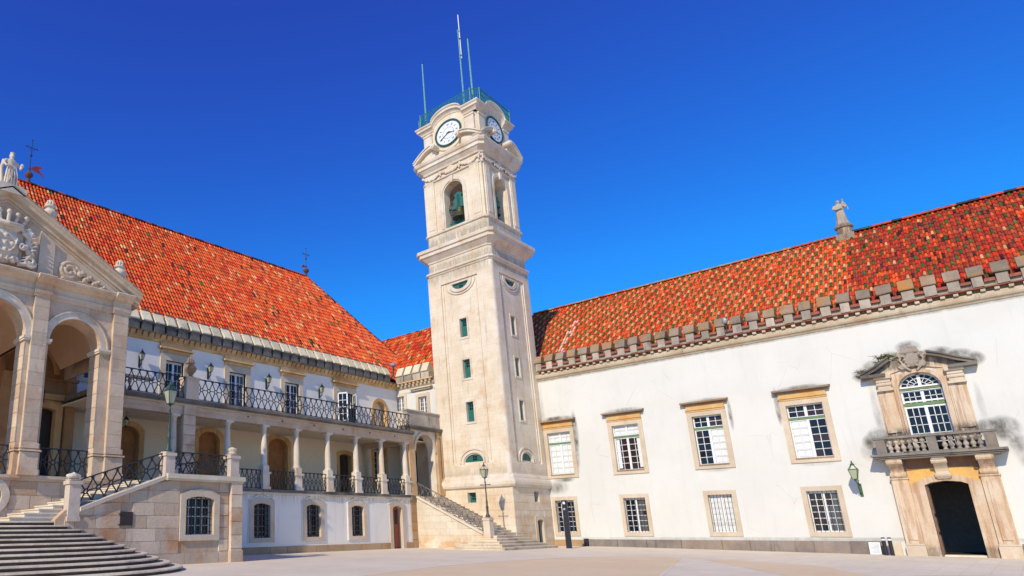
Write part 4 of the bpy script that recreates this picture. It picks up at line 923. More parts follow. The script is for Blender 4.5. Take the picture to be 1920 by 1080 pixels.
q = MB().box(33.68, 33.98, 26.6, 27.15, 7.72, 8.70); q.build('side_parapet', M_TOWC, porch)
MB().box(33.72, 37.28, 27.0, 30.5, 7.2, 7.5).build('ceiling', M_PLG, porch)
MB().box(33.74, 34.1, 26.42, 27.0, 3.1, 7.5).build('side_pier', M_TOWC, porch)
FPd = Fr((37.9, 0, 0), (0, 1, 0), (-1, 0, 0)); q = MB().wall(FPd, arcloop(28.15, 29.2, 3.16, 6.75, .22), [], .02, .06); pd = q.build('door', M_BROWN, porch); frame_ring(FPd, arcloop(27.9, 29.45, 3.1, 7.05, .22), arcloop(28.15, 29.2, 3.1, 6.75, .22), -.02, .14, pd, M_CORN)
MB().box(37.9, 38.1, 26.6, 30.5, 3.1, 7.5).build('back_wall', M_PLG, porch)
MB().box(37.0, 37.28, 27.0, 28.2, 3.1, 7.4).build('side_pier', M_PORT, porch)
MB().tube([(37.24, 26.22, 3.3), (37.24, 26.22, 7.5)], .05, 8).build('downpipe', M_OPLI, porch)

# ---- iron railings: one unit of the pattern, repeated
def rail_unit(F, w_, h, d=0, shear=0, a=0, z=0, bw=1.0):
    q = MB(); cx, cz = w_/2, h*.5; R = h*.085
    def P_(x, y): return (a+x, z+y+shear*x)
    for sx in (-1, 1):
        for sz in (-1, 1):
            pts = [(cx+sx*R*.6, cz+sz*R*.8), (cx+sx*w_*.26, cz+sz*h*.2), (cx+sx*w_*.42, cz+sz*h*.33), (cx+sx*w_*.5, cz+sz*h*.48)]
            q.bar(F, [P_(*p) for p in pts], .034*bw, .022, d)
            q.bar(F, [P_(cx+sx*w_*.36, cz+sz*h*.5), P_(cx+sx*w_*.36, cz+sz*h*.43)], .03, .018, d+.002)
    q.bar(F, [P_(cx+R*math.cos(rad(22.5+45*i)), cz+R*1.05*math.sin(rad(22.5+45*i))) for i in range(9)], .036*bw, .022, d+.003)
    for sx in (-1, 1): q.bar(F, [P_(cx+sx*R, cz), P_(cx+sx*w_/2, cz)], .03*bw, .02, d)
    q.bar(F, [P_(0, 0), P_(w_, 0)], .03, .03, d-.003); q.bar(F, [P_(0, h), P_(w_, h)], .045, .05, d-.012)
    return q
def railing(name, label, F, a0, a1, z, h, n, parent_thing=None, d=0, group=None, slope=0, bw=1.0):
    base = F((a0+a1)/2, z, d)
    t = thing(name, label, 'railing', tuple(base), group)
    w_ = (a1-a0)/n
    u0 = rail_unit(F, w_, h, d, slope, a0, z, bw).build('railing_panel', M_IRON, t)
    for k in range(1, n): inst(u0, t, F.u*(w_*k) + Vector((0, 0, slope*w_*k)))
    return t
railing('balcony_railing', 'long black iron railing of the upper balcony, right of the stone pier', FA, 17.24, 33.62, 7.32, 1.0, 39, d=.34, bw=1.15)
railing('balcony_railing', 'short black iron railing of the upper balcony between the portico and the stone pier', FA, 12.05, 16.46, 7.32, 1.0, 11, d=.34, bw=1.15)
PX_ = [19.35, 21.72, 24.03, 26.44, 28.81, 31.13, 33.45]
nm = ['behind the urn topped newel', 'in front of the middle boarded niche', 'third from the stone pier, below the plain plaster bay', 'in front of the dark gallery door', 'in front of the tall arched gallery window', 'last one, next to the corner porch']
for i in range(6): railing('gallery_railing', 'low iron railing of the gallery, '+nm[i], FA, PX_[i]+.29, PX_[i+1]-.29, 3.26, .92, 6, d=.04)

# ================================================================== CLOCK TOWER
tow = thing('clock_tower', 'tall square limestone clock tower with belfry, two clock faces and a green railing on top', 'tower', (39.75, 23.85, 0))
X0, X1, Y0, Y1 = 37.3, 42.2, 21.27, 26.5
def sq(z, e, ch=.22):
    """chamfered square section of the tower, e metres proud of the shaft"""
    a0, a1, b0, b1 = X0-e, X1+e, Y0-e, Y1+e
    return [(a0+ch, b0, z), (a1-ch, b0, z), (a1, b0+ch, z), (a1, b1-ch, z), (a1-ch, b1, z), (a0+ch, b1, z), (a0, b1-ch, z), (a0, b0+ch, z)]
def sqs(levels, ch=.22, r=3): return [sq(z, e, ch) for e, z in levels]
# base: ashlar blocks over a core
LO_L = [(23.86, 24.5, 2.75, 3.4)]; LO_R = [(39.9, 40.5, 2.76, 3.4), (39.62, 40.95, 0, 1.95)]
core_holes_L = [rect(23.88, 24.5, 2.75, 3.39)]
MB().wall(FL, rect(Y0+.0, Y1, -.3, 3.62), core_holes_L, -.7, 0).build('base_wall', M_TOWC, tow)
MB().wall(FR, rect(X0+.7, X1, -.3, 3.62), [rect(39.92, 40.5, 2.76, 3.39), arcloop(39.92, 40.66, -.1, 1.68, .12)], -.7, 0).build('base_wall', M_TOWC, tow)
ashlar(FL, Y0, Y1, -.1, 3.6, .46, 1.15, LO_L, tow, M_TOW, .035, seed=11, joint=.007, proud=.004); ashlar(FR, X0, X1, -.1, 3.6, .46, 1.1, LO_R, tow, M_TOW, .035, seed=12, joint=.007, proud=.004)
MB().box(X0+.72, X1-.05, Y0+.72, Y1-.1, -.3, 21.9).build('inner_core', M_BLACK, tow)
MB().loft([[(x, y, z) for x, y in ((X0+.02, Y1-.3), (X0+.02, Y1), (X1, Y1), (X1, Y1-.3))] for z in (-.3, 3.6)]).build('rear_wall', M_TOW, tow)
MB().loft([[(x, y, z) for x, y in ((X1-.3, Y0+.02), (X1, Y0+.02), (X1, Y1), (X1-.3, Y1))] for z in (-.3, 3.6)]).build('rear_wall', M_TOW, tow)
tor = [(0, 3.6), (.06, 3.62), (.16, 3.68), (.22, 3.8), (.225, 3.95), (.18, 4.1), (.10, 4.2), (.10, 4.26), (.03, 4.42), (0, 4.46)]
MB().loft(sqs(tor)).build('base_torus', M_TOWC, tow)
# shaft: corner piers and recessed panels, front faces as slabs with openings
def half(cy_, z, r, n=14, up=False): return [(cy_+r*math.cos(math.pi*i/n), z+(1 if up else -1)*r*.72*math.sin(math.pi*i/n)) for i in range(n+1)]
def shaft_face(F, c, a0, a1, pa0, pa1, wn, lw_):
    # outer skin with a tall sunk panel
    MB().wall(F, rect(a0, a1, 4.46, 18.85), [rect(pa0, pa1, 5.22, 18.08)], -.10, 0).build('shaft_face', M_TOW, tow)
    hl = [rect(c-lw_, c+lw_, z0, z1) for z0, z1 in wn]
    lun = half(c, 17.87, .66); aw = half(c, 5.34, .70, up=True)
    MB().wall(F, rect(pa0-.1, pa1+.1, 5.1, 18.2), hl + [lun, aw], -.55, -.10).build('sunk_panel', M_TOW, tow)
    m_ = MB(); g = .14
    for p, q, r, s in ((pa0+g, pa0+g+.05, 5.4, 17.9), (pa1-g-.05, pa1-g, 5.4, 17.9)): m_.fbox(F, p, q, r, s, -.10, -.05)
    m_.build('panel_moulding', M_TOWC, tow)
    for z0, z1 in wn:
        wd = MB().fbox(F, c-lw_, c+lw_, z0, z1, -.36, -.30).build('shuttered_window', M_TEAL, tow)
        q = MB()
        for i in (0, 1):
            for j in (0, 1): q.fbox(F, c-.15+i*.17, c-.02+i*.17, z1-.52+j*.19, z1-.37+j*.19, -.30, -.292)
        q.build('pane', M_GLASS, wd)
        frame_ring(F, rect(c-lw_-.12, c+lw_+.12, z0-.14, z1+.12), rect(c-lw_, c+lw_, z0, z1), -.3, -.06, wd, M_TOWC)
    wd = MB().wall(F, lun, [], -.24, -.18).build('lunette_shutter', M_TEAL, tow)
    q = MB()
    for i in (0, 1):
        for j in (0, 1): q.fbox(F, c-.15+i*.16, c-.03+i*.16, 17.45+j*.15, 17.56+j*.15, -.18, -.17)
    q.build('pane', M_GLASS, wd)
    o1, o2 = half(c, 17.87, .95), half(c, 17.87, 1.32)
    MB().wall(F, [(c+.95, 17.98), (c-.95, 17.98)] + o1[::-1], [[(c+.66, 17.87-.001)] + lun[1:-1] + [(c-.66, 17.87-.001)]], -.3, -.02).build('lunette_surround', M_TOWC, wd)
    q = MB(); q.bar(F, [(c+1.18*math.cos(math.pi*i/16), 17.95-.9*math.sin(math.pi*i/16)) for i in range(17)], .09, .07, -.10)
    q.build('lunette_moulding', M_TOWC, wd)
    wd = MB().wall(F, aw, [], -.26, -.2).build('arched_shutter', M_TEAL, tow)
    q = MB()
    for i in (0, 1):
        for j in (0, 1): q.fbox(F, c-.16+i*.17, c-.02+i*.17, 5.44+j*.16, 5.57+j*.16, -.2, -.19)
    q.build('pane', M_GLASS, wd)
    q = MB()
    for r, dd in ((.78, .09), (1.04, .07)):
        pts = [(c+r, 5.26)] + [(c+r*math.cos(math.pi*i/16), 5.34+r*.82*math.sin(math.pi*i/16)) for i in range(17)] + [(c-r, 5.26)]
        q.bar(F, pts, .10, dd, -.10)
    q.build('arch_moulding', M_TOWC, wd)
CL, CR_ = 23.86, 39.62
WN = [(13.86, 15.22), (10.96, 12.28), (7.98, 9.34)]
shaft_face(FL, CL, Y0+.22, Y1, 22.42, 25.42, WN, .29)
shaft_face(FR, CR_, X0+.22, X1, 38.22, 41.42, WN, .29)
cor_ = MB().loft([[(X0, Y0+.22, z), (X0+.05, Y0+.09, z), (X0+.11, Y0+.03, z), (X0+.22, Y0, z), (X0+.3, Y0+.3, z)] for z in (4.46, 18.85)]); cor_.build('corner_shaft', M_TOWC, tow)
MB().box(X0+.2, X1, Y1-.1, Y1, 4.46, 18.85).box(X1-.1, X1, Y0+.2, Y1, 4.46, 18.85).build('rear_shaft', M_TOW, tow)
MB().loft(sqs([(0, 18.85), (.05, 18.88), (.10, 18.98), (.17, 19.02), (.18, 19.12), (.04, 19.22), (0, 19.24)])).build('string_course', M_TOWC, tow)
MB().loft(sqs([(0, 19.24), (0, 19.86)])).build('frieze', M_TOW, tow)
MB().loft(sqs([(0, 19.86), (.07, 19.9), (.10, 20.0), (.22, 20.12), (.44, 20.34), (.50, 20.36), (.50, 20.58), (.60, 20.64), (.62, 20.84), (.60, 20.88), (.1, 21.02), (-.05, 21.02)], .26)).build('main_cornice', M_TOWC, tow)
MB().loft(sqs([(-.06, 21.0), (-.06, 22.02)])).build('belfry_plinth', M_TOW, tow)
MB().loft(sqs([(-.06, 22.02), (.04, 22.06), (.06, 22.14), (-.02, 22.24), (-.1, 22.26)])).build('belfry_string', M_TOWC, tow)
# belfry
e = .12
FLb = Fr((X0+e, 0, 0), (0, 1, 0), (-1, 0, 0)); FRb = Fr((0, Y0+e, 0), (1, 0, 0), (0, -1, 0))
FLx = Fr((X1-e, 0, 0), (0, 1, 0), (1, 0, 0)); FRx = Fr((0, Y1-e, 0), (1, 0, 0), (0, 1, 0))
def belf(F, c, a0, a1, front=True, cut=0):
    op = arch(c-.80, c+.80, 22.26, 25.05, 25.82)
    MB().wall(F, rect(a0+cut, a1-cut, 22.2, 26.4), [op], -.75, 0).build('belfry_wall', M_TOW, tow)
    if not front: return
    q = MB()
    q.bar(F, [(c+1.0, 22.3), (c+1.0, 25.05)] + [(c+1.0*math.cos(math.pi*i/14), 25.05+.98*math.sin(math.pi*i/14)) for i in range(1, 14)] + [(c-1.0, 25.05), (c-1.0, 22.3)], .24, .07, 0)
    q.build('archivolt', M_TOWC, tow)
    MB().loft([[F(c-.10, 25.72, 0), F(c+.10, 25.72, 0), F(c+.10, 25.72, .16), F(c-.10, 25.72, .16)], [F(c-.17, 26.22, 0), F(c+.17, 26.22, 0), F(c+.17, 26.22, .2), F(c-.17, 26.22, .2)]]).build('keystone', M_TOWC, tow)
    for x in (a0+.2, a1-.95): MB().fbox(F, x, x+.75, 22.26, 26.4, 0, .09).fbox(F, x+.12, x+.63, 22.5, 26.2, .09, .12).build('belfry_pilaster', M_TOW, tow)
    MB().fbox(F, c-.8, c+.8, 22.26, 22.9, -.62, -.55).fbox(F, c-.8, c+.8, 22.78, 22.86, -.55, -.52).build('green_board', M_TEAL, tow)
belf(FLb, CL, Y0+e, Y1-e); belf(FRb, 39.72, X0+e, X1-e, True, .752); belf(FLx, CL, Y0+e, Y1-e, False); belf(FRx, 39.72, X0+e, X1-e, False, .752)
MB().box(X0+.3, X1-.3, Y0+.3, Y1-.3, 22.0, 22.3).build('belfry_floor', M_TOW, tow)
MB().loft(sqs([(-.12, 26.35), (-.02, 26.38), (0, 26.46), (-.08, 26.5), (-.1, 27.1)], .2)).build('upper_frieze', M_TOWC, tow)
MB().loft(sqs([(-.1, 27.08), (.02, 27.12), (.06, 27.24), (.28, 27.5), (.34, 27.52), (.34, 27.74), (.44, 27.82), (.50, 27.98), (.50, 28.06), (.05, 28.2), (-.1, 28.2)], .30)).build('upper_cornice', M_TOWC, tow)
for F, a0, a1 in ((FLb, Y0+.15, Y1-.15), (FRb, X0+.15, X1-.15)):
    q = MB(); n_ = 5; R5 = random.Random(int(a0))
    for k in range(3):
        s0_, s1_ = a0+(a1-a0)*k/3, a0+(a1-a0)*(k+1)/3
        for i in range(15):
            t = i/14; a = s0_+(s1_-s0_)*t; z = 26.92-.30*math.sin(math.pi*t)
            q.blob(F(a+R5.uniform(-.03, .03), z+R5.uniform(-.05, .05), .12), (.09, .10, .10+.05*math.sin(math.pi*t)), 6, 4)
        for i in range(4): q.blob(F(s0_+.05, 26.9-.1*i, .13), .08, 6, 4)
    q.wall(F, [((a0+a1)/2-.42, 26.62), ((a0+a1)/2+.42, 26.62), ((a0+a1)/2+.3, 27.0), ((a0+a1)/2, 27.15), ((a0+a1)/2-.3, 27.0)], [], 0, .13)
    carve('garland', q, M_TOWC, tow, .035)
# clock stage
e2 = -.22
st = MB(); 
FLc = Fr((X0+.22, 0, 0), (0, 1, 0), (-1, 0, 0)); FRc = Fr((0, Y0+.22, 0), (1, 0, 0), (0, -1, 0))
MB().loft(sqs([(-.22, 28.15), (-.22, 30.72)], .3)).build('clock_stage', M_TOW, tow)
for F, c, a0, a1 in ((FLc, CL, Y0+.22, Y1-.22), (FRc, 39.72, X0+.22, X1-.22)):
    for x in (a0+.18, a1-.92): MB().fbox(F, x, x+.74, 28.2, 30.5, 0, .10).fbox(F, x-.04, x+.78, 30.42, 30.56, 0, .15).build('clock_stage_pilaster', M_TOWC, tow)
    # rounded field around the dial
    MB().wall(F, ell(c, 29.88, 1.42, 1.34, 36), [], 0, .08).build('dial_field', M_TOW, tow)
    ck = MB().wall(F, ell(c, 29.88, 1.16, 1.06, 40), [ell(c, 29.88, 1.02, .94, 40)], .06, .19).build('clock', M_CRING, tow)
    MB().wall(F, ell(c, 29.88, 1.03, .95, 40), [], .07, .12).build('dial', M_DIAL, ck)
    q = MB(); q.wall(F, ell(c, 29.88, .50, .46, 32), [ell(c, 29.88, .478, .44, 32)], .12, .128)
    num = ['XII', 'I', 'II', 'III', 'IIII', 'V', 'VI', 'VII', 'VIII', 'IX', 'X', 'XI']
    hd = 1 if F is FLc else -1      # which way along the frame is to the right in the photograph (for the lit face +y runs left)
    for k in range(12):
        ang = math.pi/2 + 2*math.pi*k/12       # numerals run anticlockwise, as on the dial in the photograph
        wds = {'I': .045, 'V': .11, 'X': .11}
        tw_ = sum(wds[ch_] for ch_ in num[k]); x = -tw_/2
        er = Vector((math.cos(ang), math.sin(ang))); et = Vector((math.sin(ang), -math.cos(ang)))
        def Q(px_, pr):    # px_ tangential, pr radial, mirrored lettering
            v = er*(.74+pr) + et*(-px_); return (c + (-v.x if F is FLc else v.x)*1.0, 29.88 + v.y*.92)
        for ch_ in num[k]:
            wv = wds[ch_]
            if ch_ == 'I': q.bar(F, [Q(x+wv/2, -.085), Q(x+wv/2, .085)], .026, .006, .12)
            if ch_ == 'V': q.bar(F, [Q(x+.01, .085), Q(x+wv/2, -.085)], .030, .006, .12); q.bar(F, [Q(x+wv-.01, .085), Q(x+wv/2, -.085)], .014, .006, .121)
            if ch_ == 'X': q.bar(F, [Q(x+.01, .085), Q(x+wv-.01, -.085)], .030, .006, .12); q.bar(F, [Q(x+wv-.01, .085), Q(x+.01, -.085)], .014, .006, .121)
            x += wv
    q.build('numerals', M_INK, ck)
    def pol(ang, r): v = (math.cos(ang)*r, math.sin(ang)*r); return (c + (-v[0] if F is FLc else v[0]), 29.88+v[1]*.92)
    am = math.pi/2 + 2*math.pi*4/12; ah_ = math.pi/2 + 2*math.pi*8.62/12
    MB().bar(F, [pol(am, -.16), pol(am, 0), pol(am, .5), pol(am, .84)], .055, .012, .15).build('minute_hand', M_INK, ck)
    MB().bar(F, [pol(ah_, -.14), pol(ah_, 0), pol(ah_, .3)], .09, .012, .135).bar(F, [pol(ah_, .3), pol(ah_, .56)], .05, .012, .136).wall(F, ell(c, 29.88, .07, .065, 12), [], .13, .17).build('hour_hand', M_INK, ck)
    # broken pediment volutes on the cornice
    for s_ in (-1, 1):
        xe = c + s_*((a1-a0)/2+.58); xi = c + s_*1.15
        pts = [(xe + (xi-xe)*t, 28.22 + .86*math.sin(math.pi/2*min(1, t*1.05))) for t in [i/10 for i in range(11)]]
        q = MB(); q.bar(F, pts, .20, .74, -.1); q.bar(F, [(a, z+.13) for a, z in pts], .08, .82, -.1)
        q.wall(F, [(xe, 28.12)] + [(a, z-.05) for a, z in pts] + [(xi, 28.12)], [], -.05, .34)
        q.tube([F(xi - s_*.06, 29.0, -.02), F(xi - s_*.06, 29.0, .78)], .20, 12); q.tube([F(xi - s_*.06, 29.0, .7), F(xi - s_*.06, 29.0, .84)], .09, 8)
        q.build('volute_pediment', M_TOWC, tow)
# top cornice arched over each dial
def topz(t):   # t distance from the dial centre
    t = abs(t)
    return .0 if t > 1.34 else .72*math.sqrt(max(0, 1-(t/1.34)**2))**1.0
for F, c, a0, a1 in ((FLc, CL, Y0-.2, Y1+.2), (FRc, 39.72, X0-.2, X1+.2), (Fr((X1-.22, 0, 0), (0, 1, 0), (1, 0, 0)), CL, Y0-.2, Y1+.2), (Fr((0, Y1-.22, 0), (1, 0, 0), (0, 1, 0)), 39.72, X0-.2, X1+.2)):
    xs = [a0] + [c + 1.34*math.sin(math.pi/2*(i/12)) for i in range(-12, 13)] + [a1]
    sec = [(-.5, -.02), (0, -.02), (.06, .02), (.10, .14), (.24, .28), (.30, .30), (.30, .44), (.40, .54), (.40, .62), (-.5, .70)]
    L = []
    for x in xs:
        zz = 30.70 + topz(x-c); L.append([])
        for dd, dz in sec:
            xx = x
            if x == a0: xx = a0 + (.42 - max(0, dd))
            if x == a1: xx = a1 - (.42 - max(0, dd))
            L[-1].append(F(xx, zz+dz, dd))
    MB().loft(L).build('top_cornice', M_TOWC, tow)
    MB().wall(F, [(c-1.34, 30.5), (c+1.34, 30.5)] + [(c+1.34*math.cos(math.pi*i/16), 30.74+.72*math.sin(math.pi*i/16)) for i in range(17)], [], -.35, .02).build('arch_fill', M_TOW, tow)
MB().loft(sqs([(-.3, 30.6), (-.3, 31.36)])).build('roof_terrace', M_TOWC, tow)
# railing on top
q = MB(); pl = sq(31.36, .12, .5)[:]; pr_ = pl + [pl[0]]
def rail_base(p):      # the railing stands on the hoods where they rise above the terrace
    t = min((abs(p[1]-CL) if (p[0] < X0 or p[0] > X1) else 9), (abs(p[0]-39.72) if (p[1] < Y0 or p[1] > Y1) else 9))
    return 31.36 if t > 1.4 else max(31.36, 30.70+topz(t)+.64)
q.tube([(x, y, z+.98) for x, y, z in pr_], .04, 6)
for i in range(8):
    a, b_ = Vector(pr_[i]), Vector(pr_[i+1]); n_ = max(1, int((b_-a).length/.13))
    for k in range(n_):
        p, p2 = a + (b_-a)*k/n_, a + (b_-a)*(k+1)/n_; zb = rail_base(p)
        q.box(p.x-.016, p.x+.016, p.y-.016, p.y+.016, zb, p.z+.98)
        if k % 2 == 0: q.blob((p.x, p.y, (zb+p.z+.98)/2+.1), (.04, .04, .1), 5, 3)
        if rail_base(p) < 31.4 and rail_base(p2) < 31.4: q.tube([p+Vector((0, 0, .04)), p2+Vector((0, 0, .04))], .025, 4, cap=False); q.tube([p+Vector((0, 0, .5)), p2+Vector((0, 0, .5))], .02, 4, cap=False)
rl = q.build('top_railing', M_TRAIL, tow)
for i in range(8):
    p = pr_[i]; MB().tube([p, (p[0], p[1], p[2]+1.08)], .045, 6).build('railing_post', M_TRAIL, tow)
# flag poles
M_TEALP = plain('pale_teal_pole', (.16, .36, .33), .5)
def pole(loc, top, lab, mat, extra=False):
    mat = M_TEALP
    t = thing('flagpole', lab, 'flagpole', loc, 'flagpoles on the tower top')
    h = top-loc[2]; MB().tube([loc, (loc[0], loc[1], top)], .075, 8, .05).build('pole', mat, t)
    MB().lathe((loc[0], loc[1], top), [(.04, -.05), (.10, -.02), (.10, .03), (.03, .08)], 8).build('pole_cap', M_IRON if not extra else mat, t)
    if extra:
        MB().tube([(loc[0]+.1, loc[1]-.06, top-2.6), (loc[0]+.1, loc[1]-.06, top+1.6)], .035, 6).build('aerial_rod', M_SIGNW, t)
        for z in (top-2.4, top-.8): MB().box(loc[0]-.04, loc[0]+.14, loc[1]-.09, loc[1]+.04, z, z+.08).build('aerial_clamp', M_IRON, t)
pole((39.75, 23.7, 31.3), 40.3, 'tallest central flagpole with a thin white aerial rod, on the tower top', M_VERD, True)
pole((37.75, 21.75, 31.3), 37.2, 'green flagpole at the front corner of the tower railing', M_VERD)
pole((37.7, 25.95, 31.3), 37.45, 'short green flagpole at the left corner of the tower railing', M_VERD)
# base door
bd = MB().wall(FR, arcloop(39.92, 40.66, -.1, 1.68, .12), [], -.3, -.24).build('base_door', M_DTEAL, tow)
frame_ring(FR, arcloop(39.64, 40.94, -.1, 1.94, .16), arcloop(39.92, 40.66, -.1, 1.68, .12), -.24, .06, bd, M_TRIM)
for F, a0, a1 in ((FL, 23.88, 24.5), (FR, 39.92, 40.5)):
    sw = MB().fbox(F, a0, a1, 2.76, 3.39, -.36, -.3).build('small_shutter', M_TEAL if F is FL else M_DTEAL, tow)
    q = MB()
    for i in (0, 1):
        for j in (0, 1): q.fbox(F, a0+.2+i*.15, a0+.32+i*.15, 2.95+j*.16, 3.07+j*.16, -.3, -.292)
    q.build('pane', M_GLASS, sw)
# downpipe between tower and wing
MB().tube([(42.1, 21.1, .1), (42.1, 21.1, 11.0)], .05, 8).build('downpipe', M_TOWC, tow)
# bells
def bell(loc, lab, yaxis, s_=1.0):
    t = thing('church_bell', lab, 'bell', loc, 'bells in the tower openings'); x, y, z = loc
    MB().lathe(loc, [(.05, .78*s_), (.2*s_, .76*s_), (.25*s_, .66*s_), (.29*s_, .4*s_), (.36*s_, .2*s_), (.48*s_, .04*s_), (.50*s_, 0), (.44*s_, 0)], 18).build('bell_body', M_BRONZE, t, True)
    MB().tube([(x, y, z+.5), (x, y, z-.1)], .03, 6).blob((x, y, z-.1), .08).build('clapper', M_IRON, t)
    F = Fr((x, y, 0), (0, 1, 0) if yaxis else (1, 0, 0), (-1, 0, 0) if yaxis else (0, -1, 0))
    MB().wall(F, [(-.62, z+.80), (.62, z+.80), (.62, z+1.05), (.42, z+1.12), (.42, z+1.3), (.5, z+1.42), (.34, z+1.6), (.24, z+1.62), (.34, z+1.9), (.1, z+2.05), (-.1, z+2.05), (-.34, z+1.9), (-.24, z+1.62), (-.34, z+1.6), (-.5, z+1.42), (-.42, z+1.3), (-.42, z+1.12), (-.62, z+1.05)], [], -.11, .11).build('yoke', M_TEAL, t)
    q = MB()
    for k in (-.08, .0, .08): q.fbox(F, k-.012, k+.012, z+.78, z+1.85, .11, .135)
    q.build('yoke_strap', M_IRON, t)
    MB().fbox(F, -.86, .86, z+.9, z+.98, -.04, .04).build('axle', M_IRON, t)
    q = MB(); q.tube([F(.62+.28*math.cos(rad(a)), z+.9+.5*math.sin(rad(a)), 0) for a in range(0, 361, 24)], .02, 5); q.tube([F(.62, z+.4, 0), F(.62, z+1.4, 0)], .02, 5); q.build('bell_wheel', M_IRON, t)
bell((37.95, 23.74, 23.0), 'large bronze bell under a green wooden yoke in the left tower opening', True, 1.15)
bell((39.75, 22.0, 23.1), 'bronze bell half hidden in the shaded right tower opening', False, .8)

# ================================================================== PORTICO
ptc = thing('portico', 'stone portico with three round arches and a triangular pediment with carved arms, far left', 'portico', (6.85, 25, 0))
PC = 6.85; FLZ = 3.15
def mir(a0, a1): return [(a0, a1), (2*PC-a1, 2*PC-a0)]
# base wall with an oval window
ov = ell(PC, 2.42, .9, .62, 28)
MB().wall(FP, rect(PC-5.3, PC+9.1, -.2, 2.96), [ov], -.5, 0).build('base_wall', M_WARM, ptc)
ashlar(FP, PC-3.2, 13.0, 1.5, 2.95, .48, 1.0, [(PC-1.15, PC+1.15, 1.7, 3.1)], ptc, M_WARM, .05, seed=21)
oo = MB().wall(FP, ell(PC, 2.42, 1.16, .82, 28), [ov], -.3, .09).build('oval_surround', M_TOWC, ptc)
MB().wall(FP, ov, [], -.5, -.4).build('oval_window', M_BLACK, ptc)
q = MB().fbox(FP, PC-5.4, 12.98, 2.96, 3.15, -7.2, .10); q.fbox(FP, PC-5.4, 12.98, 3.04, 3.15, .10, .16); q.build('portico_floor', M_WARM, ptc)
op = []
for c, hw, zt in ((PC, 1.15, 9.45), (PC+3.06, 1.03, 9.22), (PC-3.06, 1.03, 9.22)): op.append((c, hw, zt))
def arcpts(c, hw, zs, zt, n=16): return [(c + hw*math.cos(math.pi*i/n), zs+(zt-zs)*math.sin(math.pi*i/n)) for i in range(n+1)]
# wall over the arches
prof_ = [(PC-5.17, 8.17)]
for c, hw, zt in ((PC-3.06, 1.03, 9.22), (PC, 1.15, 9.45), (PC+3.06, 1.03, 9.22)): prof_ += arcpts(c, hw, 8.17, zt)[::-1]
prof_ += [(PC+5.17, 8.17), (PC+5.17, 10.4), (PC-5.17, 10.4)]
MB().wall(FP, prof_, [], -.9, 0).build('arcade_wall', M_PORT, ptc)
for c, hw, zt in op:
    q = MB().wall(FP, arcpts(c, hw+.27, 8.17, zt+.25) + arcpts(c, hw, 8.17, zt)[::-1], [], -.02, .05); q.bar(FP, arcpts(c, hw+.29, 8.17, zt+.27), .05, .09, 0); q.build('archivolt', M_TOWC, ptc)
PIER = [(8.0, 8.88, 8.18, 8.75), (4.82, 5.70, 4.95, 5.52), (10.93, 12.02, 11.38, 12.02), (1.68, 2.77, 1.68, 2.32)]
for i, (a, b_, pa, pb) in enumerate(PIER):
    MB().fbox(FP, a+.01, b_-.01, FLZ, 8.17, -.89, -.012).build('pier_core', M_PORT, ptc)
    if i in (0, 2):
        ashlar(FP, a, b_, 4.3, 8.0, .52, 1.4, [], ptc, M_PORT, .02, seed=30+i, joint=.006, d0=-.02, proud=.003)
        ashlar(Fr((a, 23.6, 0), (0, 1, 0), (-1, 0, 0)), .0, .88, 4.3, 8.0, .52, 1.4, [], ptc, M_PORT, .02, seed=33+i, joint=.006, d0=0, proud=.003)
    q = MB().fbox(FP, pa, pb, FLZ, 10.0, 0, .14)
    q.build('pilaster', M_PORT, ptc)
    if i in (0, 2): ashlar(FP, pa, pb, 4.35, 9.9, .5, 1.3, [], ptc, M_PORT, .02, seed=40+i, joint=.007, d0=.14, proud=.004)
    for (u0, u1, dd) in ((a-.02, b_+.02, .08), (pa-.04, pb+.04, .24)):
        q = MB().fbox(FP, u0-.03, u1+.03, FLZ, 3.35, -.93, dd+.06); q.fbox(FP, u0, u1, 3.35, 3.95, -.91, dd+.02); q.fbox(FP, u0-.07, u1+.07, 3.95, 4.07, -.97, dd+.10, .03); q.fbox(FP, u0-.01, u1+.01, 4.07, 4.3, -.9, dd, .02)
        q.build('pier_base', M_PORT, ptc)
    q = MB()
    for u0, u1 in ((a-.06, pa), (pb, b_+.06)):
        if u1-u0 > .07: q.fbox(FP, u0, u1, 8.05, 8.12, -.94, .08); q.fbox(FP, u0-.03 if u0 == a-.06 else u0, u1+.03 if u0 != a-.06 else u1, 8.12, 8.22, -.97, .12)
    if q.v: q.build('impost', M_TOWC, ptc)
# entablature
def entab(a0, a1, dd):
    return [[FP(a, z, d+dd if d > 0 else d) for z, d in ((9.78, -.3), (9.78, .04), (9.88, .05), (9.9, .09), (10.02, .11), (10.05, .04), (10.28, .04), (10.32, .14), (10.40, .26), (10.46, .38), (10.54, .42), (10.58, .40), (10.58, -.3))] for a in (a0, a1)]
MB().loft(entab(PC-5.3, PC+5.3, 0)).build('entablature', M_PORT, ptc)
for pa, pb in ((8.16, 8.77), (4.93, 5.54), (11.34, 12.06), (1.64, 2.36)): MB().loft(entab(pa-.03, pb+.03, .14)).build('entablature_break', M_PORT, ptc)
MB().fbox(FP, 12.02, 12.1, 8.1, 10.4, -7, -.0).build('side_wall', M_PORT, ptc)
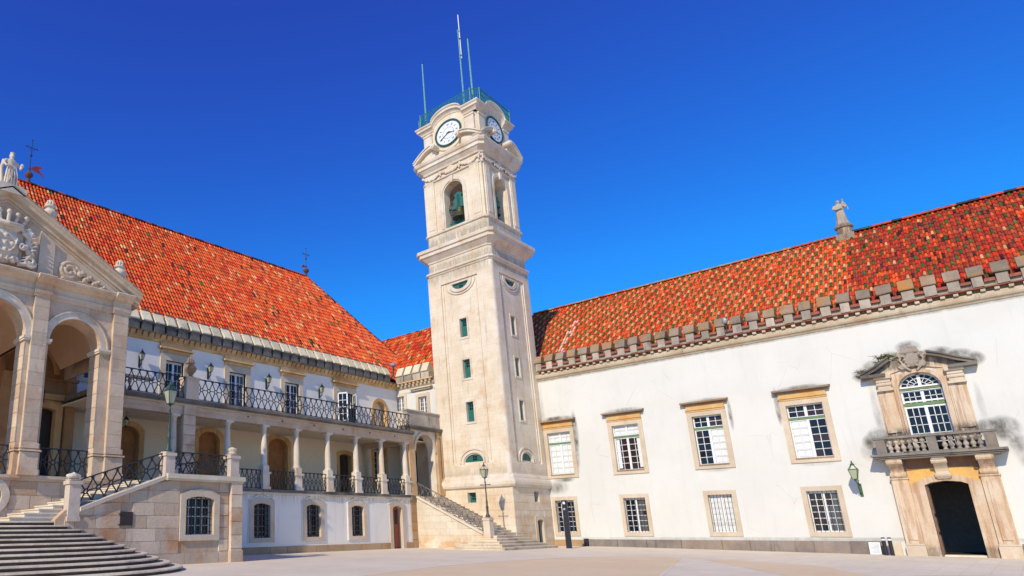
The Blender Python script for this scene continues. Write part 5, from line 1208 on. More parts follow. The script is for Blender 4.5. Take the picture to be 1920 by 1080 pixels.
# pediment
AP = 13.62; EX = 5.62
MB().wall(FP, [(PC-5.2, 10.56), (PC+5.2, 10.56), (PC, 13.3)], [], -.8, 0).build('tympanum', M_PORT, ptc)
sec = [(-.9, -.30), (.03, -.30), (.05, -.22), (.12, -.20), (.14, -.1), (.30, -.02), (.34, .08), (.42, .16), (.42, .22), (-.9, .25)]
for s_ in (-1, 1):
    L = []
    for a, z in ((PC+s_*EX, 10.56), (PC, AP-.1)): L.append([FP(a, z+dz, d) for d, dz in sec])
    MB().loft(L).build('raking_cornice', M_PORT, ptc)
    for k in range(9):
        t = (k+.5)/9; a, z = PC+s_*EX*(1-t), 10.56+(AP-.1-10.56)*t
    MB().wall(FP, [(PC+s_*1.32, 10.58), (PC+s_*1.90, 10.58), (PC+s_*1.90, 12.12), (PC+s_*1.32, 12.44)], [], 0, .12).build('tympanum_pilaster', M_PORT, ptc)
# capping slabs of the rake
slope = Vector((EX, 0, -(AP-.1-10.56)))
for s_ in (1,):
    for k in range(12):
        t0, t1 = k/12+.003, (k+1)/12-.003
        L = [[FP(PC+EX*t, (AP-.1)-(AP-.1-10.56)*t+dz, d) for d, dz in ((-.9, .25), (.44, .22), (.46, .27), (-.9, .31))] for t in (t0, t1)]
        MB().loft(L).build('capping_slab', M_MERB, ptc)
# carvings
q = MB(); c = PC+.45
q.blob(FP(PC, 11.5, .12), (.62, .2, .78), 14, 8)
for s_ in (-1, 1):
    q.tube([FP(PC+s_*x, z, .2) for x, z in ((.62, 12.1), (.86, 11.9), (.78, 11.5), (.95, 11.2), (.8, 10.85), (.5, 10.8))], .10, 7)
    q.tube(spiral(FP, PC+s_*.98, 11.0, .24, 1.5, .22, .1, -s_), .07, 6); q.tube(spiral(FP, PC+s_*.85, 12.05, .17, 1.4, .22, .1, s_), .06, 6)
    q.tube(spiral(FP, PC+s_*.35, 10.9, .17, 1.3, .25, .1, s_), .06, 6); q.tube(spiral(FP, PC+s_*.62, 11.5, .15, 1.3, .3, .1, -s_), .05, 6)
    for k in range(7): q.blob(FP(PC+s_*(1.05-.04*k), 11.3+.14*k, .2), (.07, .08, .09), 6, 4)
for k in range(3):
    for j in range(2+k%2): q.blob(FP(PC-.25+.25*j+.1*(k % 2)*0, 11.2+.28*k, .32), (.09, .06, .1), 7, 4)
q.tube([FP(PC-.58, 12.28, .25), FP(PC, 12.2, .42), FP(PC+.58, 12.28, .25)], .10, 8); q.tube([FP(PC-.48, 12.16, .2), FP(PC+.48, 12.16, .2)], .1, 8)
for k in range(5):
    x = (k-2)*.28; q.tube([FP(PC+x*.9, 12.3, .33-.05*abs(k-2)), FP(PC+x*1.15, 12.52+.03*(2-abs(k-2)), .38-.05*abs(k-2))], .075, 6); q.blob(FP(PC+x*1.2, 12.64+.03*(2-abs(k-2)), .38-.05*abs(k-2)), (.11, .09, .11), 7, 5)
q.fbox(FP, PC-.7, PC+.7, 10.8, 12.2, -.02, .08)
for s_ in (-1, 1):
    for k in range(9):
        t = k/8; q.tube([FP(PC+s_*(.55+.35*math.sin(t*3)), 10.95+1.25*t, .2), FP(PC+s_*(.80+.35*math.sin(t*3)), 11.02+1.25*t, .3), FP(PC+s_*(.95+.3*math.sin(t*3)), 10.92+1.25*t, .22)], .04, 5, .015)
    for k in range(5): q.blob(FP(PC+s_*(.2+.1*k), 12.22-.02*k, .40-.04*k), .05, 6, 4)
for k in range(4): q.tube([FP(PC-.35+.24*k, 10.8, .3), FP(PC-.3+.2*k, 10.98, .36), FP(PC-.22+.15*k, 10.86, .3)], .045, 6)
q.tube([FP(PC+.40*math.cos(a/10*math.pi), 11.75-.62*math.sin(a/10*math.pi) if a <= 10 else 11.75, .34) for a in range(11)], .035, 6)
carve('royal_arms', q, M_STAT, ptc, .024)
for s_ in (-1, 1):
    q = MB(); cc = PC+s_*2.55
    q.tube(spiral(FP, cc, 11.10, .40, 2.0, .05, .12, s_, 34, 0 if s_ > 0 else math.pi), .085, 7)
    for k in range(10):
        t = k/9; q.blob(FP(cc+s_*(.42+1.05*t), 11.05-.30*t+.12*math.sin(k*2.1), .1), (.15-.07*t, .1, .13-.06*t), 7, 4); q.blob(FP(cc+s_*(.3+.8*t), 11.25-.36*t, .09), (.09, .08, .08), 6, 4)
    q.tube([FP(cc-s_*.3, 10.74, .06), FP(cc+s_*.7, 10.76, .06), FP(cc+s_*1.75, 10.72, .06)], .05, 6); q.fbox(FP, cc-.4, cc+.4, 10.7, 11.4, -.03, .03)
    carve('scroll_relief', q, M_PORT, ptc, .024)
# statue pedestal on the apex
q = MB().fbox(FP, PC-.55, PC+.55, 13.45, 13.75, -.7, .42); q.fbox(FP, PC-.42, PC+.42, 13.75, 13.86, -.6, .32); q.build('apex_pedestal', M_STAT, ptc)
# interior: ceiling, back wall with door, stone respond, side balcony
MB().fbox(FP, PC-5.2, 12.02, 9.6, 9.8, -6.9, -.9).build('ceiling', M_VAULT, ptc)
for c, hw, zt in op:   # vault ribs inside each bay
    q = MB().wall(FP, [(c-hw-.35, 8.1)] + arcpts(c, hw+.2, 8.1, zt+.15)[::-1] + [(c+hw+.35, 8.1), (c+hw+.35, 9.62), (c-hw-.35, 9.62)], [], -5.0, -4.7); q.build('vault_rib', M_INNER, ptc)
    q = MB(); N_ = 10
    for side in (-1, 1):
        L = []
        for i in range(N_+1):
            t = i/N_; x = c+side*(hw+.35)*(1-t); z = 8.3 + 1.3*math.sin(math.pi/2*t)
            L.append([FP(x, z, -.9), FP(x, z, -4.8), FP(x, z+.03, -4.8), FP(x, z+.03, -.9)])
        q.loft(L)
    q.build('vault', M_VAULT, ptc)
IB = 29.6
FI = Fr((0, IB, 0), (1, 0, 0), (0, -1, 0))
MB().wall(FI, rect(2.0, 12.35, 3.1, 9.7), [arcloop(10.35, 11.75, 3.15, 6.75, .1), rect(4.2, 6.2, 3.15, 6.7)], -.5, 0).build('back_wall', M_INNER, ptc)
dd_ = MB().fbox(FI, 10.3, 11.8, 3.1, 6.8, -.45, -.35); dd_.fbox(FI, 11.0, 11.06, 3.2, 6.7, -.35, -.31); dd_ = dd_.build('portico_door', M_BROWN, ptc)
frame_ring(FI, arcloop(10.05, 12.05, 3.1, 7.1, .1), arcloop(10.35, 11.75, 3.15, 6.75, .1), -.3, .12, dd_, M_CORN)
MB().fbox(FI, 9.95, 12.15, 7.1, 7.35, -.02, .3).build('door_hood', M_CORN, dd_)
MB().fbox(FI, 4.1, 6.3, 3.1, 6.8, -.5, -.4).build('portico_door', M_BROWN, ptc)
for x in (9.2, 12.15):
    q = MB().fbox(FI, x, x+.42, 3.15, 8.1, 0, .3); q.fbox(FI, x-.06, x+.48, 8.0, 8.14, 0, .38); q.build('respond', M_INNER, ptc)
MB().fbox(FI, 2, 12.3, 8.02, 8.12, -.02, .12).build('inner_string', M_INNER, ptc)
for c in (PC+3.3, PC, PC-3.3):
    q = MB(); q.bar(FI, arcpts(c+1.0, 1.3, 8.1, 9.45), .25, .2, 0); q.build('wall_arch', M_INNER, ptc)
q = MB().box(12.1, 15.3, 26.9, 27.05, 7.27, 7.36); q.box(12.1, 15.3, 26.86, 27.1, 8.12, 8.24); q.build('inner_balustrade', M_PORT, ptc)
bs2 = MB().lathe((12.25, 26.97, 7.36), [(r*1.0, z*1.18) for r, z in prof], 8).build('baluster', M_PORT, ptc, True)
for k in range(1, 8): inst(bs2, ptc, (.26*k, 0, 0))
MB().tube([(11.05, 29.3, 6.9), (11.05, 29.3, 7.5)], .02, 6).build('lantern_hook', M_IRON, ptc)

# ================================================================== LEFT STAIRCASE
sta = thing('stone_staircase', 'stone double staircase with curved fan of lower steps and a barred window, left foreground', 'staircase', (13, 21.6, 0))
wl = arcloop(13.88, 15.19, 1.05, 2.5, .14)
MB().wall(FS, [(8.9, -.2), (16.5, -.2), (16.5, 3.14), (13.0, 3.14), (9.7, 1.93), (9.23, 1.93), (8.9, 1.6)], [wl], -.5, -.03).build('stair_wall', M_WARM, sta)
topf = lambda s__: 3.12 if s__ > 13.0 else (1.93 + (s__-9.7)*(3.14-1.93)/3.3 if s__ > 9.7 else 1.62)
ashlar(FS, 9.2, 15.46, -.05, 3.12, .44, .95, [(13.62, 15.46, .82, 2.78), (11.2, 11.68, 1.41, 1.9)], sta, M_WARM, .06, seed=51, top=topf, d0=-.02)
ashlar(FS, 15.46, 15.92, -.02, 3.12, .44, .8, [], sta, M_WARM, .06, seed=52, d0=-.02)
ashlar(FS, 15.94, 16.5, -.02, 3.12, .5, .9, [], sta, M_WARM, .06, seed=53, d0=.13); MB().fbox(FS, 15.95, 16.49, -.1, 3.12, -.4, .12).build('corner_pilaster', M_WARM, sta)
MB().fbox(FS, 15.92, 16.54, -.1, .45, 0, .19, .015).build('pilaster_foot', M_WARM, sta)
ashlar(Fr((16.5, 0, 0), (0, 1, 0), (1, 0, 0)), 21.6, 26.4, -.02, 3.12, .5, .9, [], sta, M_WARM, .05, seed=54)
MB().box(16.1, 16.5, 21.7, 26.4, -.1, 3.12).build('end_wall', M_WARM, sta)
q = MB().box(12.95, 16.6, 21.38, 21.95, 3.12, 3.30); q.box(12.95, 16.56, 21.44, 21.95, 3.05, 3.12); q.build('landing_coping', M_SWAL, sta)
MB().box(16.1, 16.6, 21.95, 26.1, 3.12, 3.28).build('side_coping', M_SWAL, sta)
q = MB(); q.loft([[FS(a, z+dz, d) for dz, d in ((-.08, -.35), (-.08, .12), (.06, .14), (.08, -.35))] for a, z in ((9.68, 1.96), (12.98, 3.17))]); q.build('sloping_coping', M_SWAL, sta)
MB().box(13.0, 16.3, 21.7, 26.4, 2.9, 3.12).build('landing', M_STEP, sta)
wnd = MB()
for x in (13.88, 14.5, 15.12): wnd.fbox(FS, x, x+.07, 1.05, 2.48, -.3, -.25)
for k in range(5): wnd.fbox(FS, 13.88, 15.19, 1.05+.34*k, 1.08+.34*k, -.3, -.26)
for x in (14.2, 14.82): wnd.fbox(FS, x, x+.025, 1.05, 2.48, -.3, -.26)
wnd = wnd.build('window', M_WPAINT, sta); MB().fbox(FS, 13.86, 15.2, 1.04, 2.5, -.36, -.31).build('pane', M_GLASS, wnd)
frame_ring(FS, [(13.64, .84), (15.44, .84), (15.44, 2.56), (15.0, 2.72), (14.54, 2.77), (14.08, 2.72), (13.64, 2.56)], wl, -.4, .07, wnd, M_TRIM)
grille(FS, 13.9, 15.17, 1.06, 2.5, 6, 6, wnd, d=-.09, r=.015, top=lambda s__: 2.49-.12*abs((s__-14.53)/.65)**2)
h_ = MB().fbox(FS, 11.2, 11.68, 1.41, 1.88, -.02, .04).fbox(FS, 11.14, 11.24, 1.78, 1.82, -.02, .06).fbox(FS, 11.14, 11.24, 1.42, 1.46, -.02, .06).build('iron_hatch', M_BROWN, sta)
def newel(a, z0, z1, w_, parent, F=FS, cap=True, d=.02, mat=M_NEWEL, top=None):
    q = MB().fbox(F, a, a+w_, z0, z1-.18, -w_+d, d); q.fbox(F, a-.03, a+w_+.03, z0, z0+.16, -w_+d-.03, d+.03); q.fbox(F, a-.05, a+w_+.05, z1-.18, z1-.06, -w_+d-.05, d+.05); q.fbox(F, a, a+w_, z1-.06, z1, -w_+d, d, .02)
    return q.build('newel_post', mat, parent)
n1 = newel(9.27, 1.55, 2.95, .40, sta, d=.06)
MB().blob(FS(9.42, 3.05, -.14), (.24, .16, .10), 10, 6).tube([FS(9.25, 3.0, -.14), FS(9.45, 3.1, -.1), FS(9.66, 3.02, -.14)], .09, 8).build('scroll_finial', M_SWAL, n1)
newel(12.92, 3.12, 4.14, .40, sta, d=.06)
n3 = newel(15.93, 3.28, 4.22, .42, sta, d=.1)
MB().lathe(FS(16.14, 4.22, -.11), [(.16, 0), (.2, .06), (.12, .1), (.17, .16), (.2, .22), (.1, .28), (.05, .3)], 10).build('carved_finial', M_SWAL, n3)
# flight behind the rail
for k in range(12):
    z = 1.56+.135*(k+1); x = 7.55+.46*k
    if z > 3.1: break
    MB().box(x, 13.1, 21.98, 23.6, z-.135, z-.04).box(x-.03, 13.1, 21.95, 23.6, z-.04, z).build('step', M_SWAL, sta)
# fan of curved steps
for k in range(12, 0, -1):
    z = .13*k; ax_ = 6.45-.325*(k-1); by = 5.55-.43*(k-1); cx_, cy_ = 6.5, 22.25
    def ring(ex, zz):
        n_ = 40; L = []
        for i in range(n_+1):
            t = math.pi*i/n_; ct, st_ = math.cos(t), math.sin(t)
            L.append((cx_ + (ax_+ex)*math.copysign(abs(ct)**(2/2.5), ct), cy_ - (by+ex)*abs(st_)**(2/2.5), zz))
        return L + [(cx_-(ax_+ex), 23.5, zz), (cx_+(ax_+ex), 23.5, zz)]
    cs_ = MB().loft([ring(-.07, z-.055), ring(-.006, z-.05), ring(0, z-.038), ring(-.02, z-.012), ring(-.05, z)]).build('curved_step', M_STEP, sta)
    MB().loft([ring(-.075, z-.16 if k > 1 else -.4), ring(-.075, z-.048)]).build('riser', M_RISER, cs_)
railing('stair_railing', 'sloping black iron railing rising along the left staircase', FS, 9.70, 12.90, 2.02, .92, 7, d=-.15, slope=(3.2-2.06)/3.24, bw=1.4)
railing('landing_railing', 'black iron railing on the staircase landing between the lamp newel and the urn newel', FS, 13.38, 15.9, 3.30, .85, 6, d=-.15, bw=1.2)
railing('side_railing', 'black iron railing along the right edge of the staircase terrace', Fr((16.35, 0, 0), (0, 1, 0), (1, 0, 0)), 22.05, 26.0, 3.28, .88, 8, d=0)
railing('portico_railing', 'black iron railing in the right hand arch of the portico', FP, 8.98, 10.85, 3.18, 1.0, 5, d=-.25, bw=1.3)
railing('portico_railing', 'black iron railing in the middle arch of the portico, at the left edge', FP, 5.8, 7.9, 3.18, 1.0, 5, d=-.25, bw=1.3)
railing('terrace_railing', 'short iron railing between the portico and the terrace behind the lamp newel', FA, 12.2, 16.3, 3.2, .0001+.95, 9, d=-.2) if False else None

# ================================================================== TOWER STAIRCASE
ts = thing('tower_staircase', 'straight stone staircase with a pale ashlar wall climbing to the corner porch beside the tower', 'staircase', (36, 23, 0))
tp = lambda s__: .85 + (s__-21.65)*(3.19-.85)/(26.45-21.65)
MB().wall(FT, [(21.3, -.2), (26.46, -.2), (26.46, 3.1), (21.65, .78), (21.3, .6)], [], -.3, -.03).build('stair_wall', M_SWAL, ts)
ashlar(FT, 21.3, 26.45, -.05, 3.15, .40, .85, [], ts, M_SWAL, .05, seed=61, top=tp, d0=-.02, joint=.006, proud=.004)
MB().loft([[FT(a, z+dz, d) for dz, d in ((-.05, -.34), (-.05, .10), (.08, .10), (.10, -.34))] for a, z in ((21.66, .86), (26.45, 3.2))]).build('coping', M_SWAL, ts)
q = MB().fbox(FT, 21.2, 21.62, .45, 1.62, -.42, .02); q.fbox(FT, 21.16, 21.66, 1.62, 1.72, -.46, .06); q.fbox(FT, 21.2, 21.62, 1.72, 1.8, -.42, .02, .03); q.fbox(FT, 21.18, 21.64, -.1, .6, -.44, .04); q.build('newel_post', M_SWAL, ts)
for k in range(4):      # spreading bottom steps
    z = .15*(k+1); x0, y0, x1 = 32.55+.46*k, 19.35+.42*k, 38.5-.30*k
    q = MB().box(x0, x1, y0, 23.2-.5*k if k < 3 else 21.6, z-.2, z-.05).box(x0-.03, x1+.03, y0-.03, 23.2-.5*k if k < 3 else 21.6, z-.05, z); q.build('bottom_step', M_STEP, ts)
for k in range(17):
    z = .6+.15*(k+1); y = 21.0+.315*k
    MB().box(34.6, 37.28, y, 26.6, z-.16, z-.05).box(34.6, 37.28, y-.03, 26.6, z-.05, z).build('step', M_STEP, ts)
# slope railing with simple diamond pattern
t = thing('tower_stair_railing', 'grey iron lattice railing sloping down beside the tower staircase', 'railing', tuple(FT(24, 2.4, -.1)))
sl_ = (3.19-.85)/4.8; q = MB()
for (p0_, p1_) in (((0, 0), (.40, .78)), ((0, .78), (.40, 0))):
    q.bar(FT, [(21.72+x, 1.0+z+sl_*x) for x, z in (p0_, ((p0_[0]+p1_[0])/2, (p0_[1]+p1_[1])/2), p1_)], .028, .02, -.12)
q.bar(FT, [(21.72, 1.0), (22.12, 1.0+.4*sl_)], .03, .03, -.12); q.bar(FT, [(21.72, 1.78), (22.12, 1.78+.4*sl_)], .045, .05, -.13)
q.bar(FT, [(21.92+.07*math.cos(a*.785), 1.39+.2*sl_+.07*math.sin(a*.785)) for a in range(9)], .024, .02, -.118)
u0 = q.build('railing_panel', M_GIRON, t)
for k in range(1, 12): inst(u0, t, (0, .40*k, .40*k*(3.19-.85)/4.8))
MB().wall(FA, rect(34.36, 34.5, 3.2, 3.3), [], -.3, 0)

# ================================================================== LAMPS
def lantern_parts(t, x, y, z, s, mat, gmat=None, n=4, rot=45):
    """square lantern: tapering glazed body (base at z), hipped roof and finial"""
    def ringz(r, zz): return [(x+r*math.cos(rad(rot+90*i)), y+r*math.sin(rad(rot+90*i)), zz) for i in range(4)]
    a, b_ = ringz(.14*s, z), ringz(.27*s, z+.52*s)
    q = MB()
    for i in range(4):
        q.tube([a[i], b_[i]], .014*s+.004, 4); q.tube([a[i], a[(i+1) % 4]], .014*s+.004, 4); q.tube([b_[i], b_[(i+1) % 4]], .022*s+.004, 4)
    c_ = ringz(.09*s, z+.74*s)
    for i in range(4): q.tube([b_[i], c_[i]], .014*s+.004, 4)
    fr = q.build('lantern_frame', mat, t)
    L = MB()
    for i in range(4):
        j = (i+1) % 4; k_ = .012
        MB().loft([[Vector(a[i]), Vector(a[j]), Vector(b_[j]), Vector(b_[i])], [Vector(p)*(1) + (Vector((x, y, p[2]))-Vector(p))*k_ for p in (a[i], a[j], b_[j], b_[i])]]).build('lantern_pane', M_LGLASS, fr)
    return fr, b_, c_
def lamp_head(t, x, y, z, s, mat, solid_roof=True):
    fr, b_, c_ = lantern_parts(t, x, y, z, s, mat)
    q = MB()
    if solid_roof: q.loft([b_, c_])
    q.lathe((x, y, z+.74*s), [(.10*s, 0), (.11*s, .03*s), (.07*s, .09*s), (.03*s, .14*s), (.045*s, .18*s), (.012*s, .26*s)], 8)
    q.build('lantern_roof', mat, t)
    MB().lathe((x, y, z-.1*s), [(.03*s, 0), (.06*s, .03*s), (.04*s, .06*s), (.15*s, .1*s)], 8).build('lantern_base', mat, t)
    return fr
def street_lamp(loc, h, lab, mat, solid, s=1.0, arms=False):
    t = thing('street_lamp', lab, 'street lamp', loc, 'iron street lamps on the stair newels'); x, y, z = loc
    hp = h-1.0*s
    MB().lathe(loc, [(.14, 0), (.14, .06), (.085, .14), (.07, .2), (.065, .5), (.095, .54), (.07, .6), (.055, .66), (.055, .82), (.06, .86), (.038, 1.0), (.034, hp-.3), (.05, hp-.28), (.03, hp-.2), (.025, hp)], 12).build('lamp_post', mat, t, True)
    lamp_head(t, x, y, z+hp, s, mat, solid)
    if arms: MB().tube([(x, y-.3, z+hp-.42), (x, y+.3, z+hp-.42)], .02, 6).blob((x, y-.3, z+hp-.42), .04, 6, 4).blob((x, y+.3, z+hp-.42), .04, 6, 4).build('ladder_bar', mat, t)
street_lamp((13.12, 21.74, 4.14), 2.85, 'dark green iron street lamp with a pale lantern on the left staircase newel', M_VERD, True, 1.0)
street_lamp((34.52, 21.41, 1.8), 3.16, 'dark street lamp with clear glass lantern on the newel of the tower staircase', M_DPOLE, False, .9, True)
# lamp on the right-hand wall
t = thing('wall_lantern', 'green wall lantern on a scrolled bracket left of the portal', 'wall lantern', FB(5.42, 2.75, 0))
lamp_head(t, 41.1, 5.42, 3.3, .88, M_LGREEN, False)
q = MB().tube([(41.98, 5.42, 3.05), (41.7, 5.42, 3.18), (41.3, 5.42, 3.14), (41.1, 5.42, 3.2)], .028, 6).tube([(41.98, 5.42, 2.62), (41.75, 5.42, 2.78), (41.55, 5.42, 3.05), (41.35, 5.42, 3.15)], .024, 6).fbox(FB, 5.36, 5.48, 2.5, 3.12, 0, .03)
q.tube([Vector((41.6+.12*math.cos(a*.5), 5.42, 2.95+.12*math.sin(a*.5))) for a in range(13)], .016, 5).build('bracket', M_LGREEN, t)
ll = ['between the portico and the first balcony door', 'right of the first balcony door and the stone pier', 'between the second and third balcony doors', 'between the third door and the open balcony door']
for i, x in enumerate((16.4, 20.83, 25.21, 29.81)):
    t = thing('wall_lantern', 'black wall lantern ' + ll[i], 'wall lantern', FU(x, 9.95, 0), 'black lanterns along the upper wall')
    lamp_head(t, x, 30.22, 10.0, .62, M_IRON, True)
    MB().tube([(x, 30.48, 9.75), (x, 30.36, 9.72), (x, 30.22, 9.82), (x, 30.22, 9.96)], .03, 6).fbox(FU, x-.06, x+.06, 9.62, 10.3, 0, .03).build('bracket', M_IRON, t)
for loc, lab in (((14.8, 28.5, 6.1), 'small hanging lantern under the gallery ceiling beside the portico'), ((35.3, 28.0, 6.25), 'small hanging lantern near the corner porch under the gallery ceiling')):
    t = thing('hanging_lantern', lab, 'hanging lantern', loc, 'lanterns hanging in the gallery')
    lamp_head(t, loc[0], loc[1], loc[2], .55, M_IRON, True); MB().tube([(loc[0], loc[1], loc[2]+.5), (loc[0], loc[1], 6.88)], .012, 5).build('chain', M_IRON, t)

# ================================================================== STATUES, URNS, CROSSES
def figure(name, lab, loc, h, mat, kind):
    """robed stone figure grown as one surface (remeshed union of body, drapery, arms and head)"""
    x, y, z = loc; q = MB(); n = 22; L = []
    def P(dx, dy, dz): return (x+dx*h, y+dy*h, z+dz*h)
    prof2 = [(0, .19, .15), (.03, .2, .16), (.12, .175, .14), (.3, .15, .12), (.45, .135, .105), (.56, .115, .085), (.62, .12, .085), (.72, .145, .085), (.79, .14, .075), (.83, .07, .05), (.86, .045, .045)]
    for zz, rx, ry in prof2:
        L.append([P(rx*math.cos(a)*(1+.10*(1-zz)*math.sin(a*7+zz*3)), ry*math.sin(a)*(1+.10*(1-zz)*math.sin(a*7+zz*3)), zz) for a in [2*math.pi*i/n for i in range(n)]])
    q.loft(L)
    q.blob(P(0, -.01, .925), (.055*h, .06*h, .075*h), 12, 8); q.blob(P(0, -.065, .92), (.014*h, .02*h, .02*h), 6, 4); q.blob(P(0, .02, .935), (.065*h, .06*h, .078*h), 12, 8)
    if kind == 'crowned':
        q.lathe(P(0, 0, .975), [(.05*h, 0), (.055*h, .02*h), (.06*h, .05*h), (.03*h, .05*h)], 10)
        q.tube([P(-.13, 0, .78), P(-.2, -.03, .66), P(-.17, -.12, .56), P(-.08, -.14, .58)], .042*h, 8, .026*h)
        q.tube([P(.13, 0, .78), P(.21, -.02, .68), P(.22, -.08, .60), P(.24, -.1, .66)], .04*h, 8, .026*h); q.blob(P(.24, -.1, .72), .05*h, 8, 6)
        for k in range(5): q.tube([P(-.12+.05*k, -.1, .62), P(-.16+.07*k, -.15, .35), P(-.18+.08*k, -.14, .03)], .02*h, 6)
        q.tube([P(-.19, .02, .76), P(-.23, .02, .5), P(-.2, 0, .12)], .045*h, 8)
    else:
        q.tube([P(-.13, 0, .78), P(-.19, -.02, .66), P(-.12, -.12, .60), P(.04, -.13, .64)], .045*h, 8, .03*h)
        q.tube([P(.13, 0, .78), P(.2, -.04, .70), P(.14, -.12, .66)], .045*h, 8, .03*h)
        q.tube([P(.10, -.06, .70), P(.12, -.06, .86), P(.12, -.06, .92)], .05*h, 8, .035*h); q.blob(P(.125, -.06, .97), .042*h, 8, 6)
        q.tube([P(.17, -.04, .86), P(.22, -.04, .7), P(.25, -.03, .56)], .024*h, 6)
        q.tube([P(0, 0, .95), P(.0, .06, .86), P(0, .08, .7)], .07*h, 8, .09*h)
    o = q.build(name, mat, None, False, loc); md = o.modifiers.new('remesh', 'REMESH'); md.mode = 'VOXEL'; md.voxel_size = h*.014; md.use_smooth_shade = True
    return tag(o, lab, 'statue')
s1_ = figure('stone_statue', 'pale crowned stone figure standing on the apex of the portico pediment', (PC+.02, 23.75, 13.86), 1.5, M_STAT, 'crowned'); s1_.rotation_euler = (0, 0, rad(8))
s2_ = figure('stone_statue', 'weathered robed stone figure carrying a child, on the ridge of the right roof', (48, 4.22, 18.42), 1.6, M_MERB, 'child')
s2_.rotation_euler = (0, 0, rad(-68))
rp = thing('ridge_pedestal', 'round stone pedestal under the statue on the right roof ridge', 'pedestal', (48, 4.22, 17.3))
MB().lathe((48, 4.22, 17.2), [(.42, 0), (.42, .55), (.36, .6), (.36, .95), (.44, 1.0), (.44, 1.1), (.34, 1.22)], 16).build('pedestal_drum', M_ORNG, rp)
MB().box(47.6, 48.4, 3.8, 4.64, 17.1, 17.75).build('pedestal_block', M_LICH, rp)
def urn(loc, h, lab, mat, grp=None):
    t = thing('stone_urn', lab, 'urn', loc, grp); s = h/1.07
    q = MB(); n = 20; L = []
    for r, z, tw_ in ((.20, -.3, 0), (.20, .03, 0), (.11, .08, 0), (.10, .12, 0), (.17, .2, .0), (.27, .34, .2), (.30, .44, .5), (.27, .52, .8), (.2, .6, 1.0), (.14, .66, 1.1), (.16, .69, 0), (.23, .71, 0), (.23, .75, 0), (.14, .77, 0)):
        L.append([(loc[0]+s*r*(1+(.09 if tw_ else 0)*math.cos(5*(a+tw_)))*math.cos(a), loc[1]+s*r*(1+(.09 if tw_ else 0)*math.cos(5*(a+tw_)))*math.sin(a), loc[2]+s*z) for a in [2*math.pi*i/n for i in range(n)]])
    q.loft(L); q.build('urn_body', mat, t, True)
    q = MB(); Ru = random.Random(2)
    for j, (rr, zz, nn) in enumerate(((.15, .80, 9), (.14, .88, 8), (.10, .95, 6), (.05, 1.0, 3))):
        for i in range(nn): a = 2*math.pi*(i+.5*(j % 2))/nn; q.blob((loc[0]+s*rr*math.cos(a), loc[1]+s*rr*math.sin(a), loc[2]+s*zz), (s*.05, s*.05, s*.065), 6, 4)
    q.build('fruit_finial', mat, t)
urn((8.5, 23.75, 12.92), 1.05, 'stone urn with a fruit finial on the pediment slope, nearer the statue', M_STAT, 'urns on the portico pediment')
urn((11.62, 23.75, 11.22), 1.05, 'stone urn with a fruit finial at the lower right end of the pediment', M_STAT, 'urns on the portico pediment')
urn((16.86, 26.2, 8.38), 1.05, 'dark weathered urn on the stone pier of the upper balcony', M_LICH)
def cross(loc, h, lab):
    t = thing('ridge_cross', lab, 'roof cross', loc, 'iron crosses on the left roof ridge'); x, y, z = loc
    MB().lathe(loc, [(.12, -.1), (.12, .1), (.06, .16), (.2, .3), (.26, .42), (.2, .56), (.06, .66), (.05, .8), (.10, .84), (.03, .9)], 12).build('finial_base', M_RUST, t)
    q = MB().tube([(x, y, z+.8), (x, y, z+h)], .03, 6, .022); q.blob((x, y, z+h*.62), .09, 8, 5)
    q.tube([(x-.32, y, z+h-.55), (x+.32, y, z+h-.55)], .025, 6)
    for dx, dz in ((-.34, h-.55), (.34, h-.55), (0, h)): q.blob((x+dx, y, z+dz), .055, 6, 4)
    for s_ in (-1, 1): q.tube([(x+s_*.05, y, z+h-.75), (x+s_*.15, y, z+h-.68), (x+s_*.14, y, z+h-.6)], .015, 5)
    q.build('cross_rod', M_IRON, t)
    F = Fr((x, y, 0), (1, 0, 0), (0, -1, 0)); q = MB()
    if h > 2.5: q.wall(F, [(.05, z+.95), (.35, z+1.2), (.85, z+1.25), (.55, z+1.02), (.95, z+.55), (.6, z+.75), (.3, z+.8)], [], -.02, .02)
    else: q.wall(F, [(-.05, z+.75), (-.3, z+.95), (-.62, z+.6), (-.3, z+.65)], [], -.02, .02)
    q.build('vane', M_REDM, t)
cross((12.1, 38, 22.35), 2.9, 'iron cross with red vane at the left ridge end, beside the statue')
cross((35.85, 38, 22.3), 2.5, 'slim iron cross with small red vane at the right end of the left ridge')

# ================================================================== SMALL THINGS IN THE COURT
t = thing('sign_totem', 'tall slim dark sign post with small white symbols standing in front of a barred window', 'sign post', (37.99, 18.36, 0))
FTm = Fr((37.9, 0, 0), (0, 1, 0), (-1, 0, 0))
MB().fbox(FTm, 18.22, 18.52, -.05, 2.72, -.06, .06, .008).build('post_body', M_TOTEM, t)
q = MB().fbox(FTm, 18.30, 18.44, 2.48, 2.62, .06, .066); q.wall(FTm, ell(18.37, 2.2, .05, .055, 14), [ell(18.355, 2.2, .025, .032, 10)], .06, .066)
q.build('printed_symbols', M_SIGNW, t)
MB().fbox(FTm, 18.50, 18.53, 1.65, 2.5, -.03, .066).build('white_edge_strip', M_SIGNW, t)
t = thing('junction_box', 'small dark box standing against the wall, right of the sign post', 'utility box', (41.9, 19.14, 0)); MB().fbox(FB, 19.03, 19.27, -.05, .45, .02, .22, .01).build('box_body', M_TOTEM, t); MB().fbox(FB, 19.02, 19.28, .45, .47, .01, .24).build('box_lid', M_IRON, t)
t = thing('notice_panel', 'low white printed panel leaning at the wall foot left of the bollards', 'panel', (41.8, 5.35, -.19))
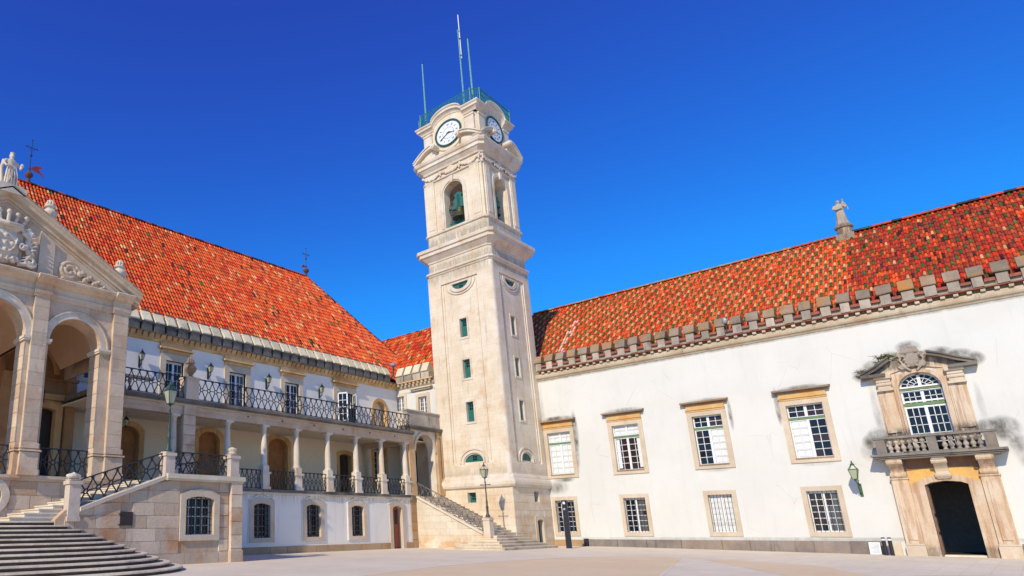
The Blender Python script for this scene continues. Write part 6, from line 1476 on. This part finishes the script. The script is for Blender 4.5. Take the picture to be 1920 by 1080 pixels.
MB().loft([[FB(a, z, d) for z, d in ((-.17, .32), (.38, .16), (.38, .12), (-.17, .28))] for a in (5.16, 5.57)]).build('panel_face', M_SIGNW, t)
q = MB()
for r in range(8):
    z = .30-.055*r; q.loft([[FB(a, z+dz, .322-(z+dz+.17)*.29+.002) for dz in (0, .012)] + [FB(a, z+dz, .318-(z+dz+.17)*.29) for dz in (.012, 0)] for a in (5.20, 5.53-.06*(r % 3))])
q.build('printed_lines', M_INK, t)
for i, y in enumerate((5.02, 4.80)):
    t = thing('bollard', ('black bollard with white band beside the white panel', 'black bollard with white band nearer the stone portal')[i], 'bollard', (41.3, y*.985, gz(5)), 'pair of black bollards')
    x, yy = 41.3, y*.985; z = gz(5)
    MB().lathe((x, yy, z), [(.075, -.05), (.075, .78), (.05, .80)], 12).build('bollard_post', M_IRON, t); MB().lathe((x, yy, z+.66), [(.077, 0), (.077, .08)], 12).build('bollard_band', M_SIGNW, t)
t = thing('floodlight', 'small grey floodlight on the roof above the inner corner', 'floodlight', (38.1, 30.6, 12.9))
MB().blob((38.0, 30.7, 13.28), (.24, .24, .18), 12, 6).build('lamp_housing', plain('grey_housing', (.3, .33, .38), .4), t); MB().tube([(38.1, 30.8, 12.4), (38.05, 30.75, 13.1)], .05, 6).build('lamp_arm', M_IRON, t)
t = thing('floodlight', 'small grey floodlight between two merlons of the right wing', 'floodlight', (41.8, 9.6, 12.1))
MB().blob((41.75, 9.62, 12.45), (.14, .14, .2), 10, 6).build('lamp_housing', MATS['grey_housing'], t); MB().tube([(41.8, 9.62, 11.8), (41.8, 9.62, 12.3)], .04, 6).build('lamp_arm', M_IRON, t)
# wild plants on the portal
def fern(loc, n, s, lab, F=FB, cat='plant', name='wild_fern'):
    a, z, d = loc; t = thing(name, lab, cat, tuple(F(a, z, d)), 'weeds growing on the portal'); Rf = random.Random(int(a*100)); q = MB()
    for k in range(n):
        an = Rf.uniform(0, math.pi*2); up_ = Rf.uniform(.2, 1.0); ln = s*Rf.uniform(.5, 1.1); p = Vector((a+Rf.uniform(-s, s)*.8, z+Rf.uniform(-.03, .05)-0*d, 0))
        pts = []
        for i in range(5):
            tt = i/4; pts.append(F(p.x+math.cos(an)*ln*tt*.7, p.y+up_*ln*tt-.45*ln*tt*tt, d+math.sin(an)*ln*tt*.5))
        for i in range(4):
            w_ = s*.07*(1-i/4)+.006; dirv = (pts[i+1]-pts[i]); sd_ = dirv.cross(Vector((Rf.uniform(-1, 1), Rf.uniform(-1, 1), 1))).normalized()*w_
            q.add([pts[i]-sd_, pts[i]+sd_, pts[i+1]+sd_*.7, pts[i+1]-sd_*.7], [(0, 1, 2, 3)])
    q.build('leaves', M_FERN, t)
fern((3.35, 8.98, .3), 70, .42, 'clump of wild fern on the left shoulder of the pediment, beside the carved arms')
fern((4.25, 8.42, .3), 40, .34, 'small weeds at the left end of the portal pediment')
fern((3.4, 4.38, .9), 40, .14, 'low moss and weeds along the left balcony edge'); fern((1.2, 4.38, .93), 50, .16, 'low green weeds along the right balcony edge')
